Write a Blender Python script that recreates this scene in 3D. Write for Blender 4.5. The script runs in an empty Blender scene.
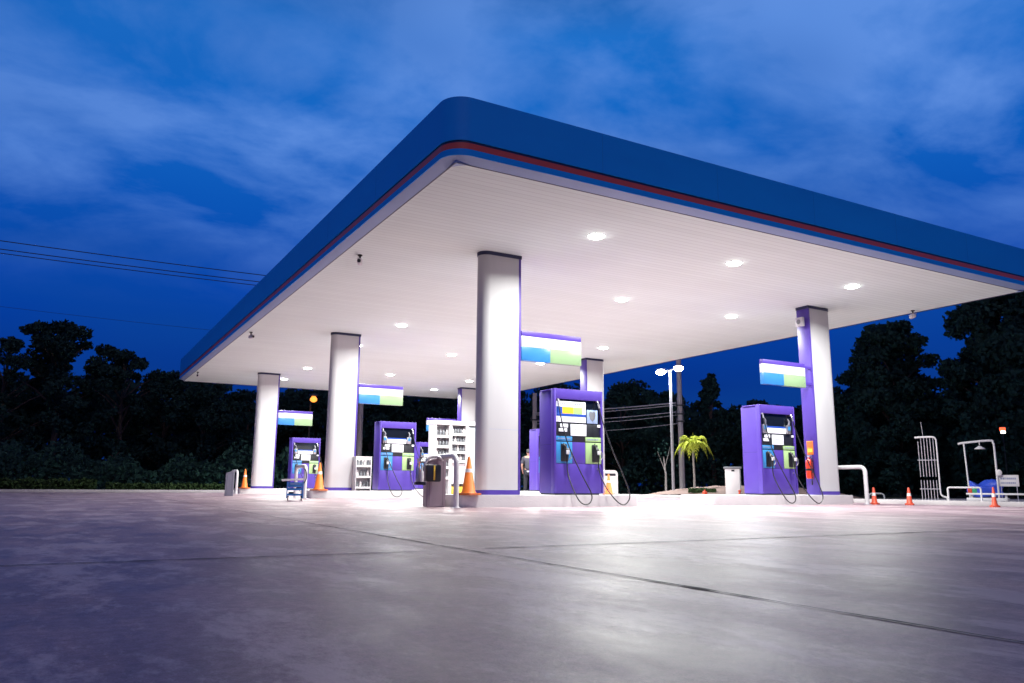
import bpy, bmesh, math, random
import numpy as np
from mathutils import Vector, Matrix

random.seed(7)
S = bpy.context.scene
COL = S.collection
PI = math.pi
R = math.radians

# ------------------------------------------------------------------ constants of the place (metres)
K = 0.225                      # pump islands: height above the forecourt
ZC = 5.045                     # soffit height
CX0, CX1, CY0, CY1 = 4.637, 19.572, 9.847, 38.7     # soffit edges
ROWS = (13.49, 23.47, 33.87)   # front faces of the columns, row by row
XL, XR, CW, CD = 6.98, 16.45, 0.885, 0.37           # column positions and plan size

# ------------------------------------------------------------------ materials
def nt(m):
    m.use_nodes = True
    return m.node_tree.nodes, m.node_tree.links

def mat(name, col, rough=0.5, metal=0.0, var=0.12, scale=6.0, bump=0.0, bscale=60.0, emit=None, estr=0.0,
        coat=0.0, spec=0.5, rvar=0.1, streak=None):
    m = bpy.data.materials.new(name)
    n, l = nt(m)
    b = n['Principled BSDF']
    b.inputs['Roughness'].default_value = rough
    b.inputs['Metallic'].default_value = metal
    b.inputs['Specular IOR Level'].default_value = spec
    b.inputs['Coat Weight'].default_value = coat
    tc = n.new('ShaderNodeTexCoord')
    mp = n.new('ShaderNodeMapping')
    if streak:
        mp.inputs['Scale'].default_value = streak
    l.new(tc.outputs['Object'], mp.inputs['Vector'])
    nz = n.new('ShaderNodeTexNoise'); nz.inputs['Scale'].default_value = scale
    nz.inputs['Detail'].default_value = 6.0; nz.inputs['Roughness'].default_value = 0.62
    l.new(mp.outputs[0], nz.inputs['Vector'])
    mx = n.new('ShaderNodeMix'); mx.data_type = 'RGBA'
    lo = [max(0, c * (1 - var)) for c in col[:3]] + [1]
    hi = [min(1, c * (1 + var)) for c in col[:3]] + [1]
    mx.inputs['A'].default_value = lo; mx.inputs['B'].default_value = hi
    l.new(nz.outputs['Fac'], mx.inputs['Factor'])
    l.new(mx.outputs['Result'], b.inputs['Base Color'])
    mr = n.new('ShaderNodeMapRange')
    mr.inputs['To Min'].default_value = max(0.02, rough - rvar); mr.inputs['To Max'].default_value = min(1, rough + rvar)
    l.new(nz.outputs['Fac'], mr.inputs['Value']); l.new(mr.outputs[0], b.inputs['Roughness'])
    if bump:
        n2 = n.new('ShaderNodeTexNoise'); n2.inputs['Scale'].default_value = bscale; n2.inputs['Detail'].default_value = 4
        l.new(tc.outputs['Object'], n2.inputs['Vector'])
        bp = n.new('ShaderNodeBump'); bp.inputs['Strength'].default_value = bump; bp.inputs['Distance'].default_value = 0.02
        l.new(n2.outputs['Fac'], bp.inputs['Height']); l.new(bp.outputs[0], b.inputs['Normal'])
    if emit:
        b.inputs['Emission Color'].default_value = (*emit, 1); b.inputs['Emission Strength'].default_value = estr
    return m

M = {}
M['white'] = mat('white_cladding', (.50, .49, .505), .48, 0.0, .07, 3, spec=.35, streak=(1, 1, .15))
M['purple'] = mat('purple_paint', (.076, .042, .31), .42, 0, .12, 4, spec=.35)
M['navy'] = mat('navy_band', (.012, .016, .07), .4, 0, .1, 4)
M['fascia'] = mat('fascia_blue', (.003, .34, .94), .55, 0, .12, 1.2, streak=(.3, .3, 1), spec=.25)
M['fascia_seam'] = mat('fascia_seam_blue', (.003, .25, .72), .7, 0, .1, 3)  # darker blue for the seams between fascia panels
M['stripe'] = mat('fascia_red', (.58, .075, .06), .45, 0, .12, 3)
M['trim'] = mat('fascia_underside', (.30, .40, .64), .5, 0, .08, 3)
M['dark'] = mat('black_plastic', (.012, .013, .018), .42, 0, .2, 9)
M['glass'] = mat('dark_display_glass', (.006, .008, .012), .12, 0, .1, 3, coat=.4)
M['rubber'] = mat('black_rubber', (.014, .014, .016), .38, 0, .2, 20)
M['steel'] = mat('brushed_steel', (.50, .49, .51), .34, .85, .1, 8, streak=(1, 1, 6))
M['galv'] = mat('galvanised_pipe', (.55, .54, .57), .42, .55, .14, 14)
M['whitepaint'] = mat('white_enamel', (.60, .59, .60), .38, 0, .08, 9)
M['mauve'] = mat('mauve_grey_steel', (.30, .235, .27), .45, .25, .14, 6, streak=(1, 1, .2))
M['greybin'] = mat('blue_grey_steel', (.24, .24, .30), .45, .25, .14, 6)
M['orange'] = mat('cone_orange', (.85, .20, .02), .48, 0, .12, 10)
M['red'] = mat('cone_red', (.62, .075, .03), .48, 0, .14, 10)
M['reflect'] = mat('cone_white_band', (.80, .78, .76), .35, 0, .06, 12)
M['conebase'] = mat('cone_base', (.52, .13, .03), .6, 0, .2, 12)
M['blue'] = mat('panel_blue', (.035, .21, .48), .35, 0, .06, 6)
M['green'] = mat('panel_green', (.33, .50, .22), .35, 0, .06, 6)
M['sign_white'] = mat('sign_white', (.42, .42, .43), .3, 0, .03, 5, emit=(1, .98, 1), estr=.12)  # faint emission added on the sign panels to even out the lamp light
M['sign_blue'] = mat('sign_blue', (.03, .16, .40), .3, 0, .04, 5, emit=(.05, .26, .65), estr=.08)
M['sign_green'] = mat('sign_green', (.21, .31, .17), .3, 0, .04, 5, emit=(.45, .66, .36), estr=.07)
M['screen'] = mat('lit_screen', (.7, .7, .75), .2, 0, .05, 9, emit=(.86, .89, 1), estr=.3)
M['screen_or'] = mat('lit_screen_orange', (.7, .35, .03), .2, 0, .1, 9, emit=(.95, .42, .03), estr=.45)
M['screen_gr'] = mat('lit_screen_green', (.3, .5, .15), .2, 0, .1, 9, emit=(.32, .58, .22), estr=.4)
M['screen_bl'] = mat('lit_screen_blue', (.02, .06, .3), .2, 0, .1, 9, emit=(.02, .07, .4), estr=.4)
M['ink'] = mat('print_ink', (.22, .24, .38), .5, 0, .2, 30)
M['cartblue'] = mat('trolley_blue', (.02, .13, .40), .4, 0, .14, 8)
M['extred'] = mat('extinguisher_red', (.66, .05, .02), .3, 0, .1, 8, coat=.3)
M['yellow'] = mat('yellow_plastic', (.78, .50, .05), .42, 0, .1, 12)
M['concrete_pole'] = mat('pole_concrete', (.28, .26, .275), .75, 0, .2, 5, bump=.3, bscale=30)
M['polepaint'] = mat('pole_paint', (.24, .235, .26), .42, .3, .1, 5)
M['boxgrey'] = mat('utility_box_paint', (.66, .63, .63), .5, 0, .08, 5)
M['boxside'] = mat('utility_box_side', (.17, .18, .20), .5, 0, .1, 5)
M['slab'] = mat('island_concrete', (.60, .585, .59), .5, 0, .09, 3.2, bump=.25, bscale=40)
M['kerb'] = mat('kerb_concrete', (.42, .40, .41), .8, 0, .2, 2.5, bump=.35, bscale=30)
M['earth'] = mat('mound_earth', (.16, .105, .085), .95, 0, .3, 2.0, bump=.9, bscale=9)
M['grass'] = mat('dark_lawn', (.030, .052, .026), .95, 0, .45, .6, bump=.9, bscale=18)
M['bark'] = mat('bark', (.075, .058, .045), .9, 0, .3, 4, bump=.6, bscale=18)
M['palebark'] = mat('pale_bark', (.22, .20, .19), .85, 0, .25, 6, bump=.5, bscale=20)
M['tarp'] = mat('blue_tarpaulin', (.025, .07, .52), .45, 0, .15, 5, bump=.4, bscale=14)
M['skin'] = mat('skin', (.46, .27, .20), .55, 0, .06, 12)
M['hair'] = mat('hair', (.012, .011, .012), .55, 0, .2, 40)
M['shirt'] = mat('grey_shirt', (.060, .062, .085), .8, 0, .15, 18, bump=.3, bscale=25)
M['trousers'] = mat('dark_trousers', (.016, .018, .026), .85, 0, .2, 18, bump=.3, bscale=25)
M['cable'] = mat('power_cable', (.02, .02, .022), .6, 0, .1, 4)
M['litcable'] = mat('lit_cable', (.26, .27, .30), .5, 0, .1, 4)  # paler copy of the cable: light caught on the wires, put in the colour
M['lens'] = mat('lamp_lens', (.8, .8, .8), .3, 0, 0, 4, emit=(1, .985, .96), estr=30)
M['polelens'] = mat('pole_lamp_lens', (.8, .8, .8), .3, 0, 0, 4, emit=(.93, .97, 1), estr=160)
M['sodium'] = mat('sodium_lamp', (.8, .4, .1), .3, 0, 0, 4, emit=(1, .27, .035), estr=2.2)
M['redlamp'] = mat('red_lamp', (.8, .2, .1), .3, 0, 0, 4, emit=(1, .10, .03), estr=2)
M['whitelamp'] = mat('white_lamp', (.8, .8, .8), .3, 0, 0, 4, emit=(1, .85, .72), estr=4)

def leafmat(name, a, b, trans=.25):
    m = bpy.data.materials.new(name); n, l = nt(m)
    p = n['Principled BSDF']; p.inputs['Roughness'].default_value = .8; p.inputs['Specular IOR Level'].default_value = .08
    tc = n.new('ShaderNodeTexCoord'); nz = n.new('ShaderNodeTexNoise'); nz.inputs['Scale'].default_value = .9
    nz.inputs['Detail'].default_value = 5
    l.new(tc.outputs['Object'], nz.inputs['Vector'])
    mx = n.new('ShaderNodeMix'); mx.data_type = 'RGBA'
    mx.inputs['A'].default_value = (*a, 1); mx.inputs['B'].default_value = (*b, 1)
    l.new(nz.outputs['Fac'], mx.inputs['Factor']); l.new(mx.outputs['Result'], p.inputs['Base Color'])
    return m
M['leaf'] = leafmat('tree_leaves', (.015, .046, .038), (.028, .068, .054))
M['leaf2'] = leafmat('wood_leaves', (.015, .048, .042), (.028, .066, .056))
M['hedge'] = leafmat('hedge_leaves', (.022, .046, .018), (.050, .086, .032))
M['frond'] = leafmat('palm_fronds', (.20, .26, .03), (.42, .43, .05))

# soffit: white metal strips running across, thin grooves
m = bpy.data.materials.new('soffit_strips'); n, l = nt(m); b = n['Principled BSDF']
tc = n.new('ShaderNodeTexCoord'); sx = n.new('ShaderNodeSeparateXYZ'); l.new(tc.outputs['Object'], sx.inputs[0])
mu = n.new('ShaderNodeMath'); mu.operation = 'MULTIPLY'; mu.inputs[1].default_value = 1 / .15; l.new(sx.outputs['Y'], mu.inputs[0])
fr = n.new('ShaderNodeMath'); fr.operation = 'FRACT'; l.new(mu.outputs[0], fr.inputs[0])
lt = n.new('ShaderNodeMath'); lt.operation = 'LESS_THAN'; lt.inputs[1].default_value = .10; l.new(fr.outputs[0], lt.inputs[0])
fl = n.new('ShaderNodeMath'); fl.operation = 'FLOOR'; l.new(mu.outputs[0], fl.inputs[0])
wn = n.new('ShaderNodeTexWhiteNoise'); wn.noise_dimensions = '1D'; l.new(fl.outputs[0], wn.inputs['W'])
m1 = n.new('ShaderNodeMix'); m1.data_type = 'RGBA'
m1.inputs['A'].default_value = (.765, .865, .825, 1); m1.inputs['B'].default_value = (.80, .90, .86, 1); l.new(wn.outputs['Value'], m1.inputs['Factor'])
m2 = n.new('ShaderNodeMix'); m2.data_type = 'RGBA'; m2.inputs['B'].default_value = (.64, .715, .685, 1)
l.new(m1.outputs['Result'], m2.inputs['A']); l.new(lt.outputs[0], m2.inputs['Factor'])
nz = n.new('ShaderNodeTexNoise'); nz.inputs['Scale'].default_value = .5; l.new(tc.outputs['Object'], nz.inputs['Vector'])
m3 = n.new('ShaderNodeMix'); m3.data_type = 'RGBA'; m3.blend_type = 'MULTIPLY'; m3.inputs['B'].default_value = (.9, .89, .89, 1)
l.new(m2.outputs['Result'], m3.inputs['A']); l.new(nz.outputs['Fac'], m3.inputs['Factor'])
l.new(m3.outputs['Result'], b.inputs['Base Color']); b.inputs['Roughness'].default_value = .75; b.inputs['Specular IOR Level'].default_value = .15
M['soffit'] = m

# forecourt concrete: power-floated, worn, stained and partly polished
m = bpy.data.materials.new('forecourt_concrete'); n, l = nt(m); b = n['Principled BSDF']
tc = n.new('ShaderNodeTexCoord')
def noise(scale, det=6, rough=.6, vec=None, dist=0):
    q = n.new('ShaderNodeTexNoise'); q.inputs['Scale'].default_value = scale; q.inputs['Detail'].default_value = det
    q.inputs['Roughness'].default_value = rough; q.inputs['Distortion'].default_value = dist
    l.new(vec or tc.outputs['Object'], q.inputs['Vector']); return q
def ramp(src, stops):
    r = n.new('ShaderNodeValToRGB'); e = r.color_ramp.elements
    e[0].position, e[0].color = stops[0][0], (*stops[0][1], 1); e[1].position, e[1].color = stops[1][0], (*stops[1][1], 1)
    for p_, c_ in stops[2:]:
        k = e.new(p_); k.color = (*c_, 1)
    l.new(src, r.inputs['Fac']); return r
def mixc(a, b_, fac, mode='MIX'):
    q = n.new('ShaderNodeMix'); q.data_type = 'RGBA'; q.blend_type = mode
    for s_, k in ((a, 'A'), (b_, 'B'), (fac, 'Factor')):
        if isinstance(s_, (tuple, float, int)):
            q.inputs[k].default_value = s_ if not isinstance(s_, tuple) else (*s_, 1)
        else:
            l.new(s_, q.inputs[k])
    return q.outputs['Result']
mp = n.new('ShaderNodeMapping'); mp.inputs['Scale'].default_value = (1, .45, 1); mp.inputs['Rotation'].default_value = (0, 0, .5)
l.new(tc.outputs['Object'], mp.inputs['Vector'])
big = noise(.55, 9, .66, mp.outputs[0], .35); mid = noise(2.7, 10, .73, mp.outputs[0], .35); fine = noise(24, 8, .75)
c1 = ramp(big.outputs['Fac'], [(.38, (.27, .175, .192)), (.62, (.45, .322, .358))])
c2 = ramp(mid.outputs['Fac'], [(.35, (.62, .60, .62)), (.63, (1.14, 1.12, 1.12))])
col = mixc(c1.outputs[0], c2.outputs[0], 1.0, 'MULTIPLY')
c3 = ramp(fine.outputs['Fac'], [(.38, (.70, .70, .70)), (.62, (1.14, 1.14, 1.14))])
col = mixc(col, c3.outputs[0], 1.0, 'MULTIPLY')
grit = noise(170, 3, .6)
c4 = ramp(grit.outputs['Fac'], [(.36, (.74, .74, .74)), (.60, (1.08, 1.08, 1.08))])
col = mixc(col, c4.outputs[0], 1.0, 'MULTIPLY')
wear = noise(1.5, 10, .78, mp.outputs[0], .1)                      # worn, paler patches with a broken edge
c5 = ramp(wear.outputs['Fac'], [(.50, (0, 0, 0)), (.57, (.6, .6, .6))])
col = mixc(col, (.60, .49, .50), c5.outputs[0])
vor = n.new('ShaderNodeTexVoronoi'); vor.inputs['Scale'].default_value = 5.0; l.new(tc.outputs['Object'], vor.inputs['Vector'])
dots = ramp(vor.outputs['Distance'], [(.035, (.75, .75, .75)), (.07, (0, 0, 0))])
gate = ramp(big.outputs['Fac'], [(.47, (0, 0, 0)), (.53, (1, 1, 1))])
col = mixc(col, (.10, .08, .09), mixc((0.0, 0.0, 0.0), dots.outputs[0], gate.outputs[0]))
# oil spots and scuffs
vo = n.new('ShaderNodeTexNoise'); vo.inputs['Scale'].default_value = 2.1; vo.inputs['Detail'].default_value = 5; vo.inputs['Distortion'].default_value = .1
l.new(tc.outputs['Object'], vo.inputs['Vector'])
st = ramp(vo.outputs['Fac'], [(.66, (0, 0, 0)), (.80, (.8, .8, .8))])
col = mixc(col, (.17, .145, .165), st.outputs[0])
l.new(col, b.inputs['Base Color'])
rr = ramp(mid.outputs['Fac'], [(.34, (.33,) * 3), (.66, (.53,) * 3)])
r2 = mixc(rr.outputs[0], (.38, .38, .38), .30)
l.new(r2, b.inputs['Roughness'])
b.inputs['Specular IOR Level'].default_value = .42
bm1 = n.new('ShaderNodeBump'); bm1.inputs['Strength'].default_value = .16; bm1.inputs['Distance'].default_value = .012; l.new(fine.outputs['Fac'], bm1.inputs['Height'])
bm2 = n.new('ShaderNodeBump'); bm2.inputs['Strength'].default_value = .10; bm2.inputs['Distance'].default_value = .05; l.new(mid.outputs['Fac'], bm2.inputs['Height'])
l.new(bm1.outputs[0], bm2.inputs['Normal']); l.new(bm2.outputs[0], b.inputs['Normal'])
M['concrete'] = m
M['joint'] = mat('joint_sealant', (.02, .018, .022), .75, 0, .4, 9)

# ------------------------------------------------------------------ mesh helpers
class MB:
    """collects shapes in one bmesh"""
    def __init__(s):
        s.bm = bmesh.new()
    def box(s, x0, x1, y0, y1, z0, z1, bev=0.0, seg=2):
        t = bmesh.new()
        bmesh.ops.create_cube(t, size=1)
        for v in t.verts:
            v.co = Vector((x0 + (v.co.x + .5) * (x1 - x0), y0 + (v.co.y + .5) * (y1 - y0), z0 + (v.co.z + .5) * (z1 - z0)))
        if bev:
            bmesh.ops.bevel(t, geom=list(t.edges), offset=bev, segments=seg, affect='EDGES', profile=.5)
        s.add(t); return s
    def add(s, t, mtx=None):
        if mtx is not None:
            bmesh.ops.transform(t, matrix=mtx, verts=list(t.verts))
        me = bpy.data.meshes.new('tmp'); t.to_mesh(me); t.free(); s.bm.from_mesh(me); bpy.data.meshes.remove(me)
    def lathe(s, prof, c=(0, 0, 0), n=24, axis='Z', cap=True):
        t = bmesh.new(); rings = []
        for r_, z in prof:
            rings.append([t.verts.new((r_ * math.cos(2 * PI * i / n), r_ * math.sin(2 * PI * i / n), z)) for i in range(n)])
        for a, b_ in zip(rings, rings[1:]):
            for i in range(n):
                t.faces.new((a[i], a[(i + 1) % n], b_[(i + 1) % n], b_[i]))
        if cap:
            t.faces.new(rings[0][::-1]); t.faces.new(rings[-1])
        rot = {'Z': Matrix(), 'X': Matrix.Rotation(PI / 2, 4, 'Y'), 'Y': Matrix.Rotation(-PI / 2, 4, 'X')}[axis]
        s.add(t, Matrix.Translation(c) @ rot); return s
    def tube(s, pts, r, n=8, cap=True):
        pts = [Vector(p) for p in pts]; t = bmesh.new(); rings = []; up = None
        for i, p in enumerate(pts):
            d = (pts[min(i + 1, len(pts) - 1)] - pts[max(i - 1, 0)]).normalized()
            if up is None:
                up = Vector((0, 0, 1)) if abs(d.z) < .9 else Vector((1, 0, 0))
            a = (up - d * up.dot(d)).normalized(); up = a; c = d.cross(a)
            rr_ = r[i] if isinstance(r, (list, tuple)) else r
            rings.append([t.verts.new(p + (a * math.cos(2 * PI * k / n) + c * math.sin(2 * PI * k / n)) * rr_) for k in range(n)])
        for a, b_ in zip(rings, rings[1:]):
            for k in range(n):
                t.faces.new((a[k], a[(k + 1) % n], b_[(k + 1) % n], b_[k]))
        if cap:
            t.faces.new(rings[0][::-1]); t.faces.new(rings[-1])
        bmesh.ops.recalc_face_normals(t, faces=list(t.faces))
        s.add(t); return s
    def prism(s, outline, z0, z1, bev=0):
        t = bmesh.new()
        lo = [t.verts.new((x, y, z0)) for x, y in outline]; hi = [t.verts.new((x, y, z1)) for x, y in outline]
        k = len(outline)
        t.faces.new(lo[::-1]); t.faces.new(hi)
        for i in range(k):
            t.faces.new((lo[i], lo[(i + 1) % k], hi[(i + 1) % k], hi[i]))
        bmesh.ops.recalc_face_normals(t, faces=list(t.faces))
        s.add(t); return s
    def xz_plate(s, outline, y0, y1):
        t = bmesh.new()
        a = [t.verts.new((x, y0, z)) for x, z in outline]; b_ = [t.verts.new((x, y1, z)) for x, z in outline]
        k = len(outline); t.faces.new(a); t.faces.new(b_[::-1])
        for i in range(k):
            t.faces.new((a[i], b_[i], b_[(i + 1) % k], a[(i + 1) % k]))
        bmesh.ops.recalc_face_normals(t, faces=list(t.faces))
        s.add(t); return s
    def build(s, name, material, parent=None, smooth=True, ang=35):
        me = bpy.data.meshes.new(name)
        for f in s.bm.faces:
            f.smooth = smooth
        for e in s.bm.edges:
            if len(e.link_faces) == 2 and e.calc_face_angle(0) > R(ang):
                e.smooth = False
        s.bm.to_mesh(me); s.bm.free()
        return link(name, me, material, parent)

def link(name, me, material, parent=None):
    me.materials.append(M[material] if isinstance(material, str) else material)
    o = bpy.data.objects.new(name, me); COL.objects.link(o)
    if parent is not None:
        o.parent = parent
    return o

def tag(o, label=None, cat=None, group=None, kind=None):
    if label: o['label'] = label
    if cat: o['category'] = cat
    if group: o['group'] = group
    if kind: o['kind'] = kind
    return o

def thing(name, label, cat, loc=(0, 0, 0), rz=0.0, group=None):
    o = bpy.data.objects.new(name, None); COL.objects.link(o)
    o.empty_display_size = .2
    o.location = loc; o.rotation_euler = (0, 0, rz)
    return tag(o, label, cat, group)

def dup(root, loc, rz=None, label=None, group=None, scale=None):
    r = root.copy(); COL.objects.link(r); r.location = loc
    if rz is not None: r.rotation_euler = (0, 0, rz)
    if label: r['label'] = label
    if group: r['group'] = group
    if scale: r.scale = scale
    for ch in list(root.children):
        c = ch.copy(); COL.objects.link(c); c.parent = r
        for g in list(ch.children):
            d = g.copy(); COL.objects.link(d); d.parent = c
    return r

def arc(cx, cz, r_, a0, a1, k=6):
    return [(cx + r_ * math.cos(R(a0 + (a1 - a0) * i / k)), cz + r_ * math.sin(R(a0 + (a1 - a0) * i / k))) for i in range(k + 1)]

def rrect(x0, x1, y0, y1, r_, k=5):
    return arc(x1 - r_, y1 - r_, r_, 0, 90, k) + arc(x0 + r_, y1 - r_, r_, 90, 180, k) + arc(x0 + r_, y0 + r_, r_, 180, 270, k) + arc(x1 - r_, y0 + r_, r_, 270, 360, k)

def bez(p, k=14):
    """smooth Catmull-Rom through points"""
    p = [Vector(q) for q in p]; p = [2 * p[0] - p[1]] + p + [2 * p[-1] - p[-2]]; out = []
    for i in range(1, len(p) - 2):
        for j in range(k):
            t = j / k
            out.append(.5 * ((2 * p[i]) + (p[i + 1] - p[i - 1]) * t + (2 * p[i - 1] - 5 * p[i] + 4 * p[i + 1] - p[i + 2]) * t * t + (3 * p[i] - p[i - 1] - 3 * p[i + 1] + p[i + 2]) * t ** 3))
    out.append(p[-2]); return out

# ------------------------------------------------------------------ the setting: ground
g = MB().box(-400, 400, -400, 400, -.6, -.02).build('ground', 'grass', None); tag(g, kind='structure')

t = bmesh.new()                                                # forecourt: one fine sheet, its top at z = 0
vs = [t.verts.new(p) for p in ((-60, -40, 0), (19.2, -40, 0), (19.2, 39, 0), (-60, 39, 0))]
t.faces.new(vs); me = bpy.data.meshes.new('forecourt'); t.to_mesh(me); t.free()
tag(link('forecourt', me, 'concrete'), kind='structure')

def joint(name, pts, w0):                                      # saw-cut joints filled with sealant, uneven width
    t = bmesh.new(); a = []; rnd = random.Random(len(pts) + int(pts[0][1] * 10))
    P = []
    for (x0, y0), (x1, y1) in zip(pts, pts[1:]):
        k = max(2, int(math.hypot(x1 - x0, y1 - y0) / .12))
        for i in range(k):
            P.append(Vector((x0 + (x1 - x0) * i / k, y0 + (y1 - y0) * i / k, .004)))
    d = (P[-1] - P[0]).normalized(); nrm = Vector((-d.y, d.x, 0)); off = 0
    for p in P:
        off = off * .93 + rnd.uniform(-.003, .003)
        w = w0 * rnd.uniform(.35, 1.25)
        if rnd.random() < .06: w *= 2.1
        a.append((t.verts.new(p + nrm * (off + w)), t.verts.new(p + nrm * (off - w))))
    for (q, r_), (u, v) in zip(a, a[1:]):
        t.faces.new((q, r_, v, u))
    me = bpy.data.meshes.new(name); t.to_mesh(me); t.free()
    tag(link(name, me, 'joint'), kind='structure')
joint('joint_line', [(2.195, -3.0), (2.235, 4), (2.30, 8), (2.40, 12.3)], .009)
joint('joint_line', [(-20, 5.1), (2.1, 4.52)], .013)
joint('joint_line', [(2.4, 4.56), (18.5, 4.62)], .013)
joint('joint_line', [(8.1, -3), (8.1, 4.4)], .009)
joint('joint_line', [(2.4, 12.4), (2.5, 30)], .008)
joint('joint_line', [(-20, 13.0), (2.3, 12.6)], .010)

k = MB()                                                       # kerbs round the forecourt
k.box(-60, 19.2, 39, 39.16, -.02, .12, .02)
tag(k.build('kerb_back', 'kerb'), kind='structure')
k = MB(); k.box(19.2, 19.36, -40, 39.16, -.02, .11, .02)
tag(k.build('kerb_side', 'kerb'), kind='structure')
k = MB(); k.box(19.37, 30, 3, 17.2, -.02, .05, .015)
tag(k.build('side_pavement', 'kerb'), kind='structure')

# earth mound behind the kerb
t = bmesh.new(); nx, ny = 44, 40; grid = []
for i in range(nx + 1):
    row = []
    for j in range(ny + 1):
        x = 19.37 + 9 * i / nx; y = 17.4 + 12 * j / ny
        u = (x - 23.0) / 4.2; v = (y - 22.2) / 4.2
        h = max(0, 1 - u * u - v * v) ** .8
        h = .46 * h + .03 * math.sin(x * 3.1 + y * 1.7) * h + .02 * math.sin(x * 7 - y * 5.3) * h
        row.append(t.verts.new((x, y, h - .01)))
    grid.append(row)
for i in range(nx):
    for j in range(ny):
        f = t.faces.new((grid[i][j], grid[i + 1][j], grid[i + 1][j + 1], grid[i][j + 1])); f.smooth = True
me = bpy.data.meshes.new('earth_mound'); t.to_mesh(me); t.free(); tag(link('earth_mound', me, 'earth'), kind='structure')

def mound_z(x, y):
    u = (x - 23.0) / 4.2; v = (y - 22.2) / 4.2
    return .46 * max(0, 1 - u * u - v * v) ** .8 - .02

# ------------------------------------------------------------------ canopy
can = thing('station_canopy', 'wide flat station canopy with blue rounded fascia, red stripe and white soffit', 'canopy', (CX0, CY0, ZC))
W, D = CX1 - CX0, CY1 - CY0
s = MB(); s.box(0, W, 0, D, 0, .05); s.build('soffit', 'soffit', can)
def band(name, mt, off, z0, z1, off2=None, rad=.36, inner=.06):
    """a closed ring round the soffit, outer face 'off' outside it"""
    t = bmesh.new(); off2 = off if off2 is None else off2
    def ring(o_, r_, z):
        return [t.verts.new((x, y, z)) for x, y in rrect(-o_, W + o_, -o_, D + o_, max(r_, .02), 10)]
    A = ring(off2, rad, z0); B = ring(off, rad, z1); Cc = ring(inner, .03, z1); Dd = ring(inner, .03, z0); k_ = len(A)
    for p, q in ((A, B), (B, Cc), (Cc, Dd), (Dd, A)):
        for i in range(k_):
            t.faces.new((p[i], p[(i + 1) % k_], q[(i + 1) % k_], q[i]))
    bmesh.ops.recalc_face_normals(t, faces=list(t.faces))
    b_ = MB(); b_.add(t); return b_.build(name, mt, can)
band('fascia', 'fascia', .21, .285, .96)
band('fascia_edge', 'fascia', .205, .055, .153)
band('stripe', 'stripe', .203, .155, .247)
band('stripe_groove', 'navy', .195, .248, .284)
band('underside_trim', 'trim', .195, -.010, .054, off2=.03, inner=.024)
band('soffit_edge', 'navy', .022, -.016, .03, inner=.006, rad=.05)
s = MB(); s.prism(rrect(.0, W, .0, D, .3), .97, 1.0); s.build('roof_sheet', 'trim', can)
for i in range(1, 6):                                          # panel seams of the fascia
    s = MB(); s.box(i * W / 6 - .003, i * W / 6 + .003, -.2115, -.2095, .285, .955); s.build('fascia_seam', 'fascia_seam', can)
for i in range(1, 10):
    s = MB(); s.box(-.2115, -.2095, i * D / 10 - .003, i * D / 10 + .003, .285, .955); s.build('fascia_seam', 'fascia_seam', can)

# ceiling lights: 3 x 6
LP = [(x, y) for y in (11.6, 15.45, 21.4, 25.45, 31.55, 35.4) for x in (8.4, 11.95, 15.72)]
def area(name, parent, loc, power, size, colour, rot=(0, 0, 0), spread=180):
    d = bpy.data.lights.new(name, 'AREA'); d.shape = 'DISK'; d.size = size; d.energy = power; d.color = colour; d.spread = R(spread)
    o = bpy.data.objects.new(name, d); COL.objects.link(o); o.location = loc; o.rotation_euler = rot
    if parent is not None: o.parent = parent
    return o
cl = thing('ceiling_light', 'round white recessed ceiling light glowing in canopy soffit', 'ceiling light', (*LP[0], ZC), 0, 'recessed lights in the canopy soffit')
s = MB(); s.lathe([(.152, -.002), (.175, -.002), (.172, -.010), (.158, -.014), (.152, -.010)], n=32, cap=False); s.build('trim_ring', 'whitepaint', cl)
s = MB(); s.lathe([(.151, -.004), (.148, -.022), (.13, -.036), (.07, -.044), (.004, -.046)], n=32); s.build('lens', 'lens', cl)
LAMP = 310
where_y = ['frontmost row', 'second row from the front', 'third row from the front', 'fourth row from the front', 'fifth row from the front', 'rearmost row']
where_x = ['beside the open left edge', 'along the middle', 'beside the right edge']
for i, (x, y) in enumerate(LP):
    lab = 'glowing soffit light %s, in the %s' % (where_x[i % 3], where_y[i // 3])
    if i == 0:
        o = cl; o['label'] = lab
    else:
        o = dup(cl, (x, y, ZC), label=lab)
    area('ceiling_lamp', None, (x, y, ZC - .052), LAMP, .28, (.985, 1, .945), spread=160)

# security cameras under the soffit
sc = thing('security_camera', 'dark bullet security camera under the soffit', 'security camera', (4.98, 15.12, ZC), R(-25), 'security cameras under the canopy edge')
s = MB(); s.lathe([(.05, 0), (.05, -.02), (.02, -.03), (.018, -.13)], n=14); s.build('mount', 'dark', sc)
s = MB(); s.lathe([(.045, -.11), (.05, -.09), (.05, .08), (.035, .1)], c=(0, -.02, -.16), n=16, axis='Y'); s.box(-.05, .05, -.15, .09, -.115, -.105, .004); cb = s.build('camera_body', 'whitepaint', sc)
s = MB(); s.lathe([(.036, -.012), (.036, .0)], c=(0, -.14, -.16), n=16, axis='Y'); s.build('lens', 'glass', cb)
dup(sc, (4.81, 24.89, ZC), R(20), 'small dark security camera halfway along the left canopy edge')
dup(sc, (4.75, 35.24, ZC), R(-10), 'tiny dark security camera at the far left end of the canopy')
dup(sc, (19.3, 12.47, ZC), R(150), 'security camera by the right canopy edge above the trees')
sc['label'] = 'largest of the security cameras, above the white column second from the left'

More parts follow.
